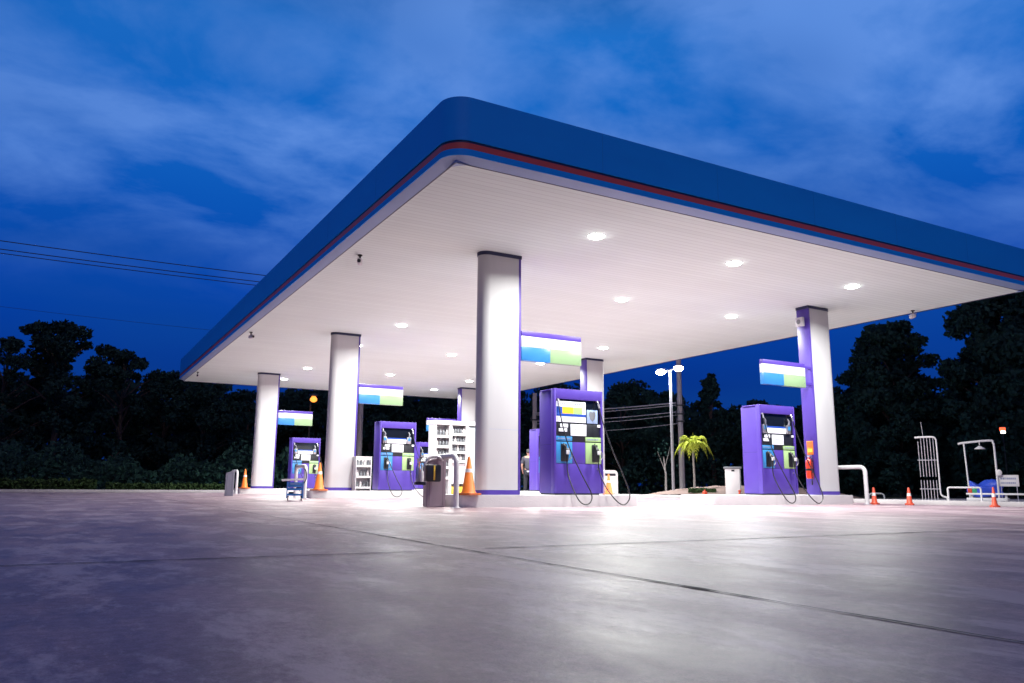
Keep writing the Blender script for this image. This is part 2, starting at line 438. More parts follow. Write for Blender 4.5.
# ------------------------------------------------------------------ pump islands
def island(x0, x1, yf, label):
    o = thing('pump_island', label, 'pump island', ((x0 + x1) / 2, yf + .1, 0), 0, 'raised concrete pump islands')
    h = (x1 - x0) / 2
    s = MB(); s.prism(rrect(-h, h, -.42, .72, .10), 0, K - .012); s.prism(rrect(-h + .012, h - .012, -.408, .708, .09), K - .012, K)
    s.build('kerb_block', 'slab', o)
    return o
SL = (6.44, 10.55); SR = (12.62, 17.36)
names_row = ['front', 'middle', 'rear']
island(*SL, ROWS[0], 'white concrete island under the largest column and the nearest purple pump')
island(*SR, ROWS[0], 'white concrete island under the purple column with the fire extinguisher')
island(*SL, ROWS[1], 'white concrete island behind the small blue trolley')
island(*SR, ROWS[1], 'white concrete island hidden behind the nearest purple pump')
island(*SL, ROWS[2], 'small far white island beside the leftmost grey bin')
island(*SR, ROWS[2], 'farthest white island behind the white display cabinet')

# ------------------------------------------------------------------ columns
def column(x, y, flip, label):
    """plan: half-round outer end, flat purple inner end; root at the front outer corner's mid line"""
    o = thing('canopy_column', label, 'column', (x + (CW if flip else 0), y + CD / 2, K), PI if flip else 0, 'columns carrying the canopy')
    r_ = CD / 2; H = ZC - K
    out = [(r_ + r_ * math.cos(R(a)), r_ * math.sin(R(a))) for a in range(90, 271, 12)] + [(CW - .052, -r_), (CW - .052, r_)]
    s = MB(); s.prism(out, .09, H - .075); s.build('cladding', 'white', o)
    e = .006
    s = MB(); s.box(CW - .05, CW, -r_ - e, r_ + e, .0, H - .075, .006); s.build('end_panel', 'purple', o)
    out2 = [(r_ + (r_ + e) * math.cos(R(a)), (r_ + e) * math.sin(R(a))) for a in range(90, 271, 12)] + [(CW - .052, -r_ - e), (CW - .052, r_ + e)]
    s = MB(); s.prism(out2, 0, .088); s.build('base_band', 'purple', o)
    out3 = [(r_ + (r_ + .012) * math.cos(R(a)), (r_ + .012) * math.sin(R(a))) for a in range(90, 271, 12)] + [(CW + .012, -r_ - .012), (CW + .012, r_ + .012)]
    s = MB(); s.prism(out3, H - .073, H - .002); s.build('top_cap', 'navy', o)
    s = MB()
    for z in (1.25, 2.5, 3.7): s.box(r_, CW - .053, -r_ - .0012, -r_ + .001, z, z + .004)
    s.build('cladding_seam', 'trim', o)
    return o
column(XL, ROWS[0], False, 'largest white rounded column, beside the orange cone and nearest pump')
column(XR, ROWS[0], True, 'column with purple side bearing a fire extinguisher')
column(XL, ROWS[1], False, 'white rounded column beside the display rack and the middle pump')
column(XR, ROWS[1], True, 'column with narrow purple side rising behind the nearest pump')
column(XL, ROWS[2], False, 'smallest white rounded column, at the far left of the canopy')
column(XR, ROWS[2], True, 'far column with purple side above the white display cabinet')

# ------------------------------------------------------------------ hanging signs on the columns
def sign(x0, w, y, bracket_side, label):
    o = thing('island_sign', label, 'sign', (x0, y + .10, 2.885), 0, 'purple topped signs on the columns')
    s = MB(); s.box(0, w, .0, .12, .505, .61, .008); s.build('top_band', 'purple', o)
    s = MB(); s.box(.0, w, .0, .12, .285, .503, .004); s.build('white_panel', 'sign_white', o)
    s = MB(); s.box(.0, w * .47, .0, .12, 0, .283, .004); s.build('blue_panel', 'sign_blue', o)
    s = MB(); s.box(w * .47 + .002, w, .0, .12, 0, .283, .004); s.build('green_panel', 'sign_green', o)
    bx = (w, w + .24) if bracket_side > 0 else (-.06, 0)
    for z in (.08, .5):
        s = MB(); s.box(bx[0] + .002, bx[1] - .002, .03, .09, z, z + .06); s.build('bracket', 'purple', o)
for r_, (a, b_) in enumerate([('hanging sign beside the largest white column', 'hanging sign on the purple column above the right pump'),
                              ('hanging sign beside the column above the display rack', 'hanging sign hidden behind the largest column'),
                              ('smallest hanging sign, beside the far left column', 'hanging sign just above the white display cabinet')]):
    sign(XL + CW + .03, 1.46, ROWS[r_] - .08, -1, a)
    sign(14.74, 1.49, ROWS[r_] - .08, 1, b_)

# ------------------------------------------------------------------ fuel pumps
def tiny_text(mb, x0, x1, z0, z1, y, rows, rnd):
    for i in range(rows):
        z = z1 - (i + .5) * (z1 - z0) / rows; x = x0
        h = (z1 - z0) / rows * .22
        while x < x1 - .02:
            w = rnd.uniform(.015, .05); w = min(w, x1 - x)
            mb.box(x, x + w, y - .0015, y, z - h, z + h); x += w + .012

def make_pump(lit):
    o = thing('fuel_pump', 'purple fuel pump', 'fuel pump', (0, 0, K), 0, 'purple fuel pumps on the islands')
    s = MB(); s.box(-.595, .595, .06, .62, .03, 2.10, .012)
    s.build('cabinet', 'purple', o)
    s = MB(); s.box(-.57, .57, .09, .60, .0, .03); s.build('plinth', 'dark', o)
    s = MB()                                                   # front frame
    s.box(-.625, -.575, 0, .12, .03, 2.13, .008); s.box(.575, .625, 0, .12, .03, 2.13, .008)
    s.box(-.575, .575, 0, .12, 1.925, 2.13, .006); s.box(-.625, .625, .12, .55, 2.10, 2.13, .006)
    s.build('front_frame', 'purple', o)
    s = MB(); s.box(-.575, .575, .012, .06, .03, .62, .006); s.box(-.165, .165, .012, .06, .624, 1.055, .006); d_ = s.build('lower_door', 'purple', o)
    s = MB(); s.lathe([(.018, -.01), (.018, .004)], c=(.48, .008, .52), n=12, axis='Y'); s.build('lock', 'steel', d_)
    s = MB(); s.box(-.574, .574, .045, .06, 1.06, 1.922); hp = s.build('display_head', 'glass', o)
    s = MB(); s.box(-.56, .56, .030, .044, 1.06, 1.435, .004); kp = s.build('keypad_panel', 'dark', o)
    if not lit:
        s = MB(); s.box(-.36, .30, .020, .044, 1.455, 1.60, .004); dp = s.build('price_display', 'screen', o)
        s = MB(); s.box(-.35, .29, .016, .0195, 1.585, 1.625); s.build('blue_band', 'screen_bl', dp)
        rnd = random.Random(3)
        for x in (-.46, .38):
            s = MB(); s.box(x - .07, x + .07, -.02, .044, 1.45, 1.66, .015); s.tube([(x, -.01, 1.66), (x + .01, -.02, 1.75), (x - .02, .0, 1.82)], [.03, .025, .012], 8); q = s.build('card_reader', 'steel', o)
            s = MB(); s.box(x - .04, x + .04, -.0235, -.0205, 1.54, 1.63); s.build('reader_screen', 'blue', q)
    else:
      dp = MB().box(-.56, .19, .020, .044, 1.455, 1.88, .004).build('price_display', 'screen', o)
      s = MB(); s.box(-.41, -.135, .015, .0195, 1.63, 1.765); s.build('orange_band', 'screen_or', dp)
      s = MB(); s.box(-.132, .10, .015, .0195, 1.63, 1.765); s.build('green_band', 'screen_gr', dp)
      s = MB(); s.box(-.559, .189, .015, .0195, 1.575, 1.625); s.build('blue_band', 'screen_bl', dp)
      s = MB(); s.box(-.559, -.414, .015, .0195, 1.628, 1.767); s.build('dark_band', 'screen_bl', dp)
      rnd = random.Random(3)
      s = MB(); tiny_text(s, -.50, .1, 1.80, 1.86, .019, 1, rnd); s.build('display_digits', 'ink', dp)
      s = MB(); s.box(.225, .50, .018, .044, 1.45, 1.73, .006); ep = s.build('emblem_plate', 'trim', o)
      s = MB(); s.xz_plate([(.36, 1.49), (.42, 1.545), (.445, 1.62), (.44, 1.68), (.40, 1.70), (.36, 1.685), (.32, 1.70), (.28, 1.68), (.275, 1.62), (.30, 1.545)], .014, .0175); s.build('emblem_shield', 'boxside', ep)
    s = MB(); s.box(-.20, .20, .016, .029, 1.185, 1.42, .003); sp = s.build('screen', 'screen', o)
    s = MB(); s.box(-.11, .10, .014, .0155, 1.30, 1.315); s.build('screen_text', 'ink', sp)
    s = MB(); s.box(-.50, -.29, .016, .029, 1.26, 1.325, .003); s.box(-.46, -.27, .016, .029, 1.345, 1.42, .003); s.build('keypad', 'screen', o)
    s = MB(); s.box(.49, .565, .012, .029, 1.375, 1.43, .003); s.build('price_tag', 'screen', o)
    for nm, mt, x0, x1 in (('blue_panel', 'blue', -.572, -.17), ('green_panel', 'green', .17, .572)):
        s = MB(); s.box(x0, x1, .006, .058, .625, 1.055, .006); s.box(x0, x1, .006, .029, 1.075, 1.165, .004); q = s.build(nm, mt, o)
        c = (x0 + x1) / 2
        s = MB(); tiny_text(s, x0 + .04, x1 - .05, 1.09, 1.15, .0055, 1, rnd); s.build('panel_lettering', 'ink', q)
    # nozzles in their boots
    for x, side in ((-.39, -1), (.40, 1)):
        s = MB(); s.box(x - .075, x + .075, -.012, .005, .66, 1.01, .012); bt = s.build('nozzle_boot', 'dark', o)
        s = MB()
        s.tube([(x, -.03, .97), (x - .005, -.075, .93), (x, -.10, .86), (x + .01, -.11, .76), (x + .01, -.10, .66)], [.026, .034, .038, .034, .026], 10)
        s.tube([(x, -.03, .97), (x, .0, 1.0), (x, .004, 1.03)], [.022, .017, .012], 8)
        nz_ = s.build('nozzle', 'rubber', o)
        s = MB(); s.tube(bez([(x + .03, -.10, .92), (x + .09, -.12, .86), (x + .10, -.13, .76), (x + .055, -.12, .69)], 6), .012, 8); s.build('lever', 'steel', nz_)
        s = MB(); s.box(x - .03, x + .045, -.152, -.118, .80, .88, .01); s.build('nozzle_guard', 'whitepaint', nz_)
    # hose arms and hoses
    for x0, pts in ((-.545, [(-.545, -.03, 1.90), (-.53, -.10, 1.55), (-.40, -.17, 1.0), (-.16, -.29, .42), (.02, -.37, .05), (-.02, -.42, -.12), (-.16, -.43, -.18), (-.30, -.40, -.10), (-.385, -.27, .18), (-.385, -.13, .45), (-.38, -.10, .66)]),
                    (.48, [(.48, -.03, 1.87), (.54, -.10, 1.5), (.72, -.20, .9), (.93, -.31, .35), (1.0, -.38, .05), (.95, -.42, -.10), (.80, -.43, -.19), (.63, -.40, -.10), (.46, -.30, .15), (.42, -.14, .45), (.41, -.10, .66)])):
        s = MB(); s.tube(bez(pts, 8), .0125, 8); h_ = s.build('hose', 'rubber', o)
        s = MB(); s.tube([(x0, .05, 1.905), (x0, -.01, 1.91), pts[0]], .02, 8); s.tube([pts[0], [pts[0][0] + (pts[1][0] - pts[0][0]) * .3, pts[0][1] - .02, pts[0][2] - .1]], .02, 8); s.build('hose_swivel', 'steel', h_)
    s = MB(); s.box(-.597, -.595, .1, .58, 1.0, 1.006); s.box(.595, .597, .1, .58, 1.0, 1.006); s.build('side_seam', 'navy', o)
    return o
pump = make_pump(True)
pump['label'] = 'nearest and largest purple fuel pump, beside the largest white column'
pump.location = (9.20, 13.39, K); pump.scale = (.965, 1, 1)
pump2 = make_pump(False); pump2.scale = (.965, 1, 1)
PUMPS = [((15.0, 13.39, K), 'purple fuel pump beside the column with the fire extinguisher'),
         ((9.19, 23.37, K), 'purple fuel pump between the display rack and the mauve bin'),
         ((14.93, 23.37, K), 'purple fuel pump mostly hidden behind the nearest pump, by the standing man'),
         ((9.13, 33.79, K), 'small far purple fuel pump behind the blue trolley'),
         ((14.93, 33.79, K), 'far purple fuel pump half hidden by the white display cabinet')]
for i, (loc, lab) in enumerate(PUMPS):
    if i == 0:
        pump2.location = loc; pump2['label'] = lab
    else:
        dup(pump2, loc, label=lab)

# ------------------------------------------------------------------ hoop guards at the island ends
def hoop_pts(w, h, r_):
    p = [(0, -w / 2, 0)]
    p += [(0, -w / 2 + r_ - r_ * math.cos(R(a)), h - r_ + r_ * math.sin(R(a))) for a in range(0, 91, 15)]
    p += [(0, w / 2 - r_ + r_ * math.sin(R(a)), h - r_ + r_ * math.cos(R(a))) for a in range(0, 91, 15)]
    return p + [(0, w / 2, 0)]
hg = thing('hoop_guard', 'white bent pipe hoop guard', 'hoop guard', (6.20, 13.42, 0), 0, 'pipe hoop guards at the island ends')
s = MB(); s.tube(hoop_pts(1.05, .92, .14), .05, 14); s.build('pipe', 'whitepaint', hg)
s = MB()
for yy in (-.525, .525): s.lathe([(.10, .0), (.10, .012), (.06, .02)], c=(0, yy, 0), n=18)
s.build('foot_plate', 'galv', hg)
hg['label'] = 'white pipe hoop guard between the mauve bin and the orange cone'
dup(hg, (6.20, 23.40, 0), label='white pipe hoop guard beside the blue trolley')
dup(hg, (6.27, 33.80, 0), label='small far white pipe hoop guard beside the blue grey bin')
dup(hg, (17.45, 13.42, 0), label='white pipe hoop guard beside the purple column on the right')

# bins standing by the hoops
def bin_(loc, mt, label, w=.34, h=.93):
    o = thing('metal_bin', label, 'bin', loc, R(-12), 'metal bins by the island ends')
    t = bmesh.new()
    x0, x1, y0, y1 = -w / 2, w / 2, -.17, .17
    pts = [(x0, y0, 0), (x1, y0, 0), (x1, y1, 0), (x0, y1, 0), (x0, y0, h - .11), (x1, y0, h), (x1, y1, h), (x0, y1, h - .11)]
    v = [t.verts.new(p) for p in pts]
    for f in ((3, 2, 1, 0), (0, 1, 5, 4), (1, 2, 6, 5), (2, 3, 7, 6), (3, 0, 4, 7), (4, 5, 6, 7)): t.faces.new([v[i] for i in f])
    bmesh.ops.bevel(t, geom=list(t.edges), offset=.012, segments=2, affect='EDGES')
    s = MB(); s.add(t); s.build('body', mt, o)
    s = MB(); s.box(x0 - .01, x1 + .015, y0 - .012, y1 + .012, h - .03, h + .002, .008); lid = s.build('lid', mt, o)
    lid.rotation_euler = (0, -.30, 0); lid.location = (.30 * h, 0, -.02)
    s = MB(); s.box(x0 + .05, x0 + .054, y0 - .002, y0 + .001, .03, h - .16); s.box(x1 - .055, x1 - .051, y0 - .002, y0 + .001, .03, h - .1); s.build('seam', 'dark', o)
    return o
bin_((6.17, 13.78, 0), 'mauve', 'tall mauve grey metal bin with a sloping top beside the white hoop', .36, .96)
bin_((5.10, 28.3, 0), 'greybin', 'small blue grey metal bin at the far left end of the islands', .27, .86)

# window washing caddy hung on the mauve bin
o = thing('washing_caddy', 'dark window washing caddy with bottles hung on the mauve bin', 'caddy', (5.98, 13.50, .44), R(-12))
s = MB(); s.box(-.11, .17, -.09, .09, .02, .33, .03); s.build('bucket', 'dark', o)
s = MB(); s.tube(bez([(-.14, -.08, .33), (-.06, -.09, .45), (.10, -.09, .48), (.20, -.06, .40)], 6), .022, 8); s.build('handle', 'galv', o)
s = MB(); s.box(.02, .05, -.104, -.0905, .05, .31, .004); s.build('yellow_strip', 'yellow', o)
for x, y, h, mt in ((-.20, -.10, .30, 'whitepaint'), (-.26, -.04, .42, 'steel'), (-.22, .06, .36, 'conebase')):
    s = MB(); s.lathe([(.035, 0), (.038, .02), (.038, h * .55), (.016, h * .7), (.016, h * .9), (.022, h * .92), (.022, h)], c=(x, y, .02), n=12); s.build('bottle', mt, o)
s = MB(); s.box(-.30, -.12, -.10, .10, -.04, .019, .01); s.build('tray', 'dark', o)
# ------------------------------------------------------------------ traffic cones
def cone(name, mt, label, loc, h, w, group):
    o = thing(name, label, 'traffic cone', loc, random.uniform(0, 1), group)
    r0, r1 = w * .36, .022
    def rr(z): return r0 + (r1 - r0) * z / h
    s = MB(); s.prism(rrect(-w / 2, w / 2, -w / 2, w / 2, w * .12), 0, .035); s.build('base', 'conebase' if mt == 'orange' else mt, o)
    s = MB(); s.lathe([(rr(0) + .02, .034), (rr(.03), .06), (rr(h * .97), h * .97), (r1 * .6, h)], n=24); s.build('cone_body', mt, o)
    s = MB(); s.lathe([(rr(h * .48) + .002, h * .48), (rr(h * .68) + .002, h * .68)], n=24, cap=False); s.build('reflective_band', 'reflect', o)
    return o
cg = 'orange cones on the pump islands'
c1_ = cone('traffic_cone', 'orange', 'largest orange cone, leaning against nothing beside the largest column', (6.60, 13.20, K), .70, .36, cg)
c1_['label'] = 'largest orange cone with white band, beside the largest white column'
dup(c1_, (6.70, 23.2, K), .4, 'orange cone beside the second white column from the left', scale=(1.12, 1.12, 1.15))
dup(c1_, (6.64, 33.6, K), .8, 'small far orange cone beside the leftmost white column', scale=(.98, .98, 1.12))
dup(c1_, (10.27, 13.85, K), .8, 'orange cone standing against the white slotted box behind the nearest pump', scale=(.66, .66, .62))
rg = 'red cones along the right kerb'
c2_ = cone('traffic_cone', 'red', 'leftmost of the three small red cones by the right kerb', (17.77, 12.93, 0), .42, .20, rg)
dup(c2_, (18.24, 12.30, 0), .5, 'small red cone just left of the barred pipe rack')
dup(c2_, (18.31, 10.29, 0), .9, 'small red cone in front of the white frame post and blue tarpaulin', scale=(.85, .85, 1.05))

# white slotted box at the end of the front island
o = thing('slotted_box', 'white rounded box with a dark slot at the end of the front island', 'box', (10.42, 14.0, K), 0)
prof = [(-.21, 0), (.21, 0)] + [(.21 - .09 + .09 * math.cos(R(a)), .43 + .09 * math.sin(R(a))) for a in range(0, 91, 15)] + [(-.21 + .09 + .09 * math.cos(R(a)), .43 + .09 * math.sin(R(a))) for a in range(90, 181, 15)]
s = MB(); s.xz_plate(prof, 0, .22); s.build('housing', 'whitepaint', o)
s = MB(); s.box(-.13, .15, -.003, .004, .40, .45, .001); s.build('slot', 'dark', o)
s = MB(); s.box(-.16, .16, -.004, .002, .04, .36, .001); s.build('front_plate', 'boxgrey', o)

# ------------------------------------------------------------------ fire extinguisher, notice and wall box on the purple column
px = XR - .001
o = thing('fire_extinguisher', 'red fire extinguisher hung low on the purple column', 'fire extinguisher', (px - .10, ROWS[0] + .17, .62))
s = MB(); s.lathe([(.07, 0), (.083, .015), (.085, .05), (.085, .40), (.074, .45), (.035, .49), (.024, .50), (.024, .53)], n=22); s.build('cylinder', 'extred', o)
s = MB(); s.lathe([(.0865, .20), (.0865, .25)], n=22, cap=False); s.build('label_band', 'dark', o)
s = MB(); s.box(-.02, .02, -.06, .035, .53, .555, .006); s.box(-.014, .014, -.10, .03, .565, .58, .004); s.build('valve_handle', 'steel', o)
s = MB(); s.tube(bez([(0, -.04, .54), (-.02, -.10, .50), (-.03, -.105, .25), (-.03, -.09, .02), (-.03, -.085, -.06)], 6), .011, 8); s.tube([(-.03, -.085, -.06), (-.03, -.082, -.15)], .018, 8); s.build('hose', 'rubber', o)
s = MB(); s.box(.086, .098, -.05, .05, .1, .46); s.build('wall_bracket', 'dark', o)
o = thing('fire_notice', 'small orange notice above the fire extinguisher', 'notice', (px - .012, ROWS[0] + .19, 1.22))
s = MB(); s.box(0, .011, -.095, .095, 0, .34, .003); s.build('plate', 'orange', o)
s = MB(); s.box(-.003, -.0005, -.08, .08, .20, .32); s.build('printed_panel', 'conebase', o)
s = MB(); s.box(-.003, -.0005, -.075, .075, .06, .15); s.build('yellow_panel', 'yellow', o)
o = thing('column_floodlight', 'small white box with a dark lens high on the purple column', 'floodlight', (px, ROWS[0] + .19, 4.62))
s = MB(); s.box(-.05, -.001, -.05, .05, -.02, .10); s.build('bracket', 'dark', o)
s = MB(); s.box(-.15, -.05, -.11, .11, -.12, .12, .015); h_ = s.build('housing', 'whitepaint', o)
s = MB(); s.lathe([(.065, -.005), (.06, .0)], c=(-.154, 0, 0), n=20, axis='X'); s.build('lens', 'boxside', h_)

# ------------------------------------------------------------------ blue trolley
o = thing('tool_trolley', 'blue trolley with a pale tilted tray on top and four castors', 'trolley', (5.20, 20.1, 0), R(-14))
for z in (.12, .25):
    s = MB(); s.box(-.19, .19, -.17, .17, z, z + .015); s.box(-.19, .19, -.17, -.16, z + .015, z + .05); s.build('shelf', 'cartblue', o)
s = MB(); s.box(-.17, .17, -.165, .15, .33, .45, .01); d_ = s.build('drawer_box', 'cartblue', o)
s = MB(); s.box(-.12, .12, -.172, -.1655, .40, .415); s.build('drawer_pull', 'steel', d_)
s = MB(); s.box(-.15, -.03, -.12, .1, .136, .21, .01); s.box(.02, .14, -.12, .08, .266, .325, .01); s.build('tool_cases', 'dark', o)
s = MB()
for x in (-.19, .19):
    for y in (-.17, .17): s.tube([(x, y, .06), (x, y, .47)], .013, 6)
s.build('frame', 'cartblue', o)
s = MB(); s.box(-.30, .22, -.20, .20, .49, .51, .008); s.box(-.30, .22, -.20, -.19, .51, .54); s.box(-.30, .22, .19, .20, .51, .54); t_ = s.build('tray', 'boxgrey', o)
t_.rotation_euler = (0, -.06, 0)
s = MB(); s.tube(bez([(.20, 0, .40), (.26, 0, .55), (.24, 0, .74), (.17, 0, .80)], 5), .014, 8); s.build('handle', 'dark', o)
for x in (-.16, .16):
    for y in (-.14, .14):
        s = MB(); s.lathe([(.02, -.014), (.045, -.012), (.045, .012), (.02, .014)], c=(x, y, .045), n=14, axis='X'); s.box(x - .018, x + .018, y - .02, y + .02, .085, .11); s.build('castor', 'dark', o)

# ------------------------------------------------------------------ bottle rack and display cabinet
def bottle(loc, mt, label, group, sc=1.0, src={}):
    key = mt
    if key not in src:
        s = MB(); s.lathe([(.036, 0), (.042, .01), (.042, .13), (.034, .16), (.018, .19), (.018, .215), (.002, .22)], n=10)
        b_ = s.build('oil_bottle', mt)
        src[key] = b_
    else:
        b_ = src[key].copy(); COL.objects.link(b_)
    b_.location = loc; b_.scale = (sc, sc, sc)
    tag(b_, label, 'bottle', group); return b_

o = thing('display_rack', 'small white tiered rack of oil bottles beside the second white column', 'display rack', (8.03, 23.30, K), 0)
s = MB(); s.box(-.25, -.225, -.14, .18, 0, 1.02, .004); s.box(.225, .25, -.14, .18, 0, 1.02, .004); s.build('side_panel', 'whitepaint', o)
s = MB(); s.box(-.225, .225, .16, .18, 0, 1.02); s.build('back_panel', 'whitepaint', o)
for z in (.06, .38, .70):
    s = MB(); s.box(-.224, .224, -.13, .16, z, z + .02); s.box(-.224, .224, -.14, -.13, z, z + .06); s.build('shelf', 'whitepaint', o)
s = MB(); s.box(-.224, .224, -.10, -.08, .92, 1.02); s.build('header', 'boxgrey', o)
for zi, z in enumerate((.08, .40, .72)):
    for i in range(4):
        dark = (i + zi) % 3 != 1
        bottle((8.03 - .165 + .11 * i, 23.27, K + z), 'boxside' if dark else 'boxgrey',
               'dark oil bottle on the small white rack beside the column' if dark else 'pale oil bottle on the small white rack beside the column',
               'bottles on the small white rack')

cx, cy = 11.30, 23.45
o = thing('display_cabinet', 'tall white glazed display cabinet stocked with bottles behind the mauve bin', 'display cabinet', (cx, cy, 0), 0)
hw = .86
s = MB(); s.box(-hw, hw, .38, .42, .08, 2.34); s.build('back_panel', 'whitepaint', o)
for x in (-hw, -.30, .30, hw - .10):
    s = MB(); s.box(x, x + .10, 0, .379, .08, 2.34, .006); s.build('upright', 'whitepaint', o)
s = MB(); s.box(-hw - .01, hw + .01, -.02, .43, 2.342, 2.48, .008); s.build('header', 'whitepaint', o)
s = MB(); s.box(-hw, hw, 0, .40, 0.0, .078, .004); s.build('plinth', 'boxgrey', o)
bays = [(-hw + .102, -.302), (-.198, .298), (.402, hw - .102)]
for (a, b_), zs in zip(bays, ((.62, .95, 1.28, 1.62, 1.95), (1.15, 1.45, 1.75, 2.03), (.1,))):
    for z in zs:
        s = MB(); s.box(a, b_, .02, .378, z, z + .025); s.box(a, b_, .0, .02, z - .03, z + .055); s.build('shelf', 'whitepaint', o)
        if len(zs) > 1:
            k_ = 4 if b_ - a < .48 else 5
            for i in range(k_):
                dk = (i * 7 + int(z * 10)) % 4 != 0
                bottle((cx + a + (i + .5) * (b_ - a) / k_, cy + .10, z + .025), 'boxside' if dk else 'boxgrey',
                       'dark bottle standing on a shelf of the white display cabinet' if dk else 'pale bottle standing on a shelf of the white display cabinet',
                       'bottles in the display cabinet', 1.0)
s = MB(); s.box(bays[1][0], bays[1][1], .06, .07, .45, 1.10); s.build('poster_panel', 'boxgrey', o)
s = MB(); s.box(bays[1][0] + .02, bays[1][1] - .04, .04, .30, .12, .36, .03); s.build('yellow_crate', 'yellow', o)
s = MB(); s.box(bays[2][0], bays[2][1], .03, .04, .16, 2.30); s.build('glass_door', mat('pale_glass', (.42, .50, .53), .12, 0, .06, 3), o)
s = MB(); s.tube([(bays[2][0] + .03, .0, 1.0), (bays[2][0] + .03, .0, 1.35)], .012, 8); s.build('door_handle', 'steel', o)

# ------------------------------------------------------------------ light pole, utility poles, cables
lx, ly = 21.0, 24.1; lz = mound_z(lx, ly) * .3
o = thing('light_pole', 'tall slim grey lamp post with two lit floodlight heads', 'light pole', (lx, ly, 0), R(-41))
s = MB(); s.tube([(0, 0, 0), (0, 0, 2.6), (0, 0, 5.0)], [.062, .055, .045], 14); s.build('pole', 'polepaint', o)
s = MB(); s.box(-.22, .22, -.22, .22, 0, .12, .02); s.build('footing', 'kerb', o)
s = MB(); s.tube([(-.30, 0, 4.96), (.30, 0, 5.08)], .03, 8); s.build('crossbar', 'polepaint', o)
for x, z in ((-.36, 4.97), (.34, 5.10)):
    s = MB(); s.box(x - .17, x + .17, -.14, .14, z, z + .10, .02); h_ = s.build('lamp_head', 'polepaint', o); h_.rotation_euler = (0, 0, 0)
    s = MB(); s.lathe([(.17, .05), (.19, -.04), (.13, -.11), (.01, -.13)], c=(x, 0, z), n=18); s.build('lamp_lens', 'polelens', h_)
    area('pole_lamp', o, (x, -.02, z - .14), 170, .26, (.9, .95, 1), spread=112)

def upole(x, y, h, r0, r1, label, fit):
    o = thing('utility_pole', label, 'utility pole', (x, y, 0), R(-35), 'concrete utility poles')
    s = MB(); s.tube([(0, 0, 0), (0, 0, h / 2), (0, 0, h)], [r0, (r0 + r1) / 2, r1], 8); s.build('shaft', 'concrete_pole', o)
    s = MB()
    for z in fit: s.box(-.19, .19, -.14, .14, z, z + .07, .01); s.tube([(-.18, -.17, z + .2), (-.18, -.17, z - .05)], .035, 8); s.tube([(.12, -.18, z + .28), (.12, -.18, z + .06)], .03, 8)
    s.build('fittings', 'dark', o)
    if h > 10:
        s = MB(); s.box(-1.1, 1.1, -.2, -.1, h - .6, h - .48, .01); s.box(-.9, .9, -.2, -.1, h - 1.2, h - 1.1, .01); s.build('crossarm', 'dark', o)
    return o
upole(25.25, 28.35, 6.4, .135, .11, 'pale concrete utility pole behind the palm and lamp post', (3.75, 4.15, 3.4))
upole(14.9, 43.9, 12.6, .17, .12, 'dim utility pole above the small white bottle rack', (11.2,))

def cable(a, b_, sag, r_, mt, label, group):
    a, b_ = Vector(a), Vector(b_); k_ = 18
    o = thing('power_cable', label, 'cable', a, 0, group)
    s = MB(); s.tube([(b_ - a) * (i / k_) + Vector((0, 0, -sag * 4 * (i / k_) * (1 - i / k_))) for i in range(k_ + 1)], r_, 6); s.build('strand', mt, o)
upole(22.3, 36.7, 5.4, .15, .12, 'concrete utility pole hidden behind the second purple column', (3.9,))
wg = 'power lines across the left sky'
cable((-34, 46.6, 13.6), (14.9, 43.8, 11.95), .5, .022, 'cable', 'upper dark power line crossing the blue sky on the left', wg)
cable((-34, 46.6, 13.15), (14.9, 43.8, 11.55), .5, .022, 'cable', 'middle dark power line crossing the blue sky on the left', wg)
cable((-34, 46.7, 13.0), (14.9, 43.9, 11.35), .5, .020, 'cable', 'lower dark power line crossing the blue sky on the left', wg)
cable((-34, 60, 13.2), (20, 60, 11.5), .6, .010, 'cable', 'faint lowest power line above the dark trees on the left', wg)
pg = 'pale cables behind the nearest pump'
for i, (z, r_) in enumerate(((4.32, .030), (4.22, .022), (3.9, .022), (3.75, .016), (3.35, .016))):
    cable((25.2, 28.3, z), (22.2, 36.6, z - .03), .05 + .03 * i, r_, 'litcable',
          ['uppermost pale cable strung left from the utility pole', 'second pale cable down, strung left from the utility pole', 'middle pale cable strung left from the utility pole', 'fourth pale cable down, strung left from the utility pole', 'lowest pale cable strung left from the utility pole'][i], pg)

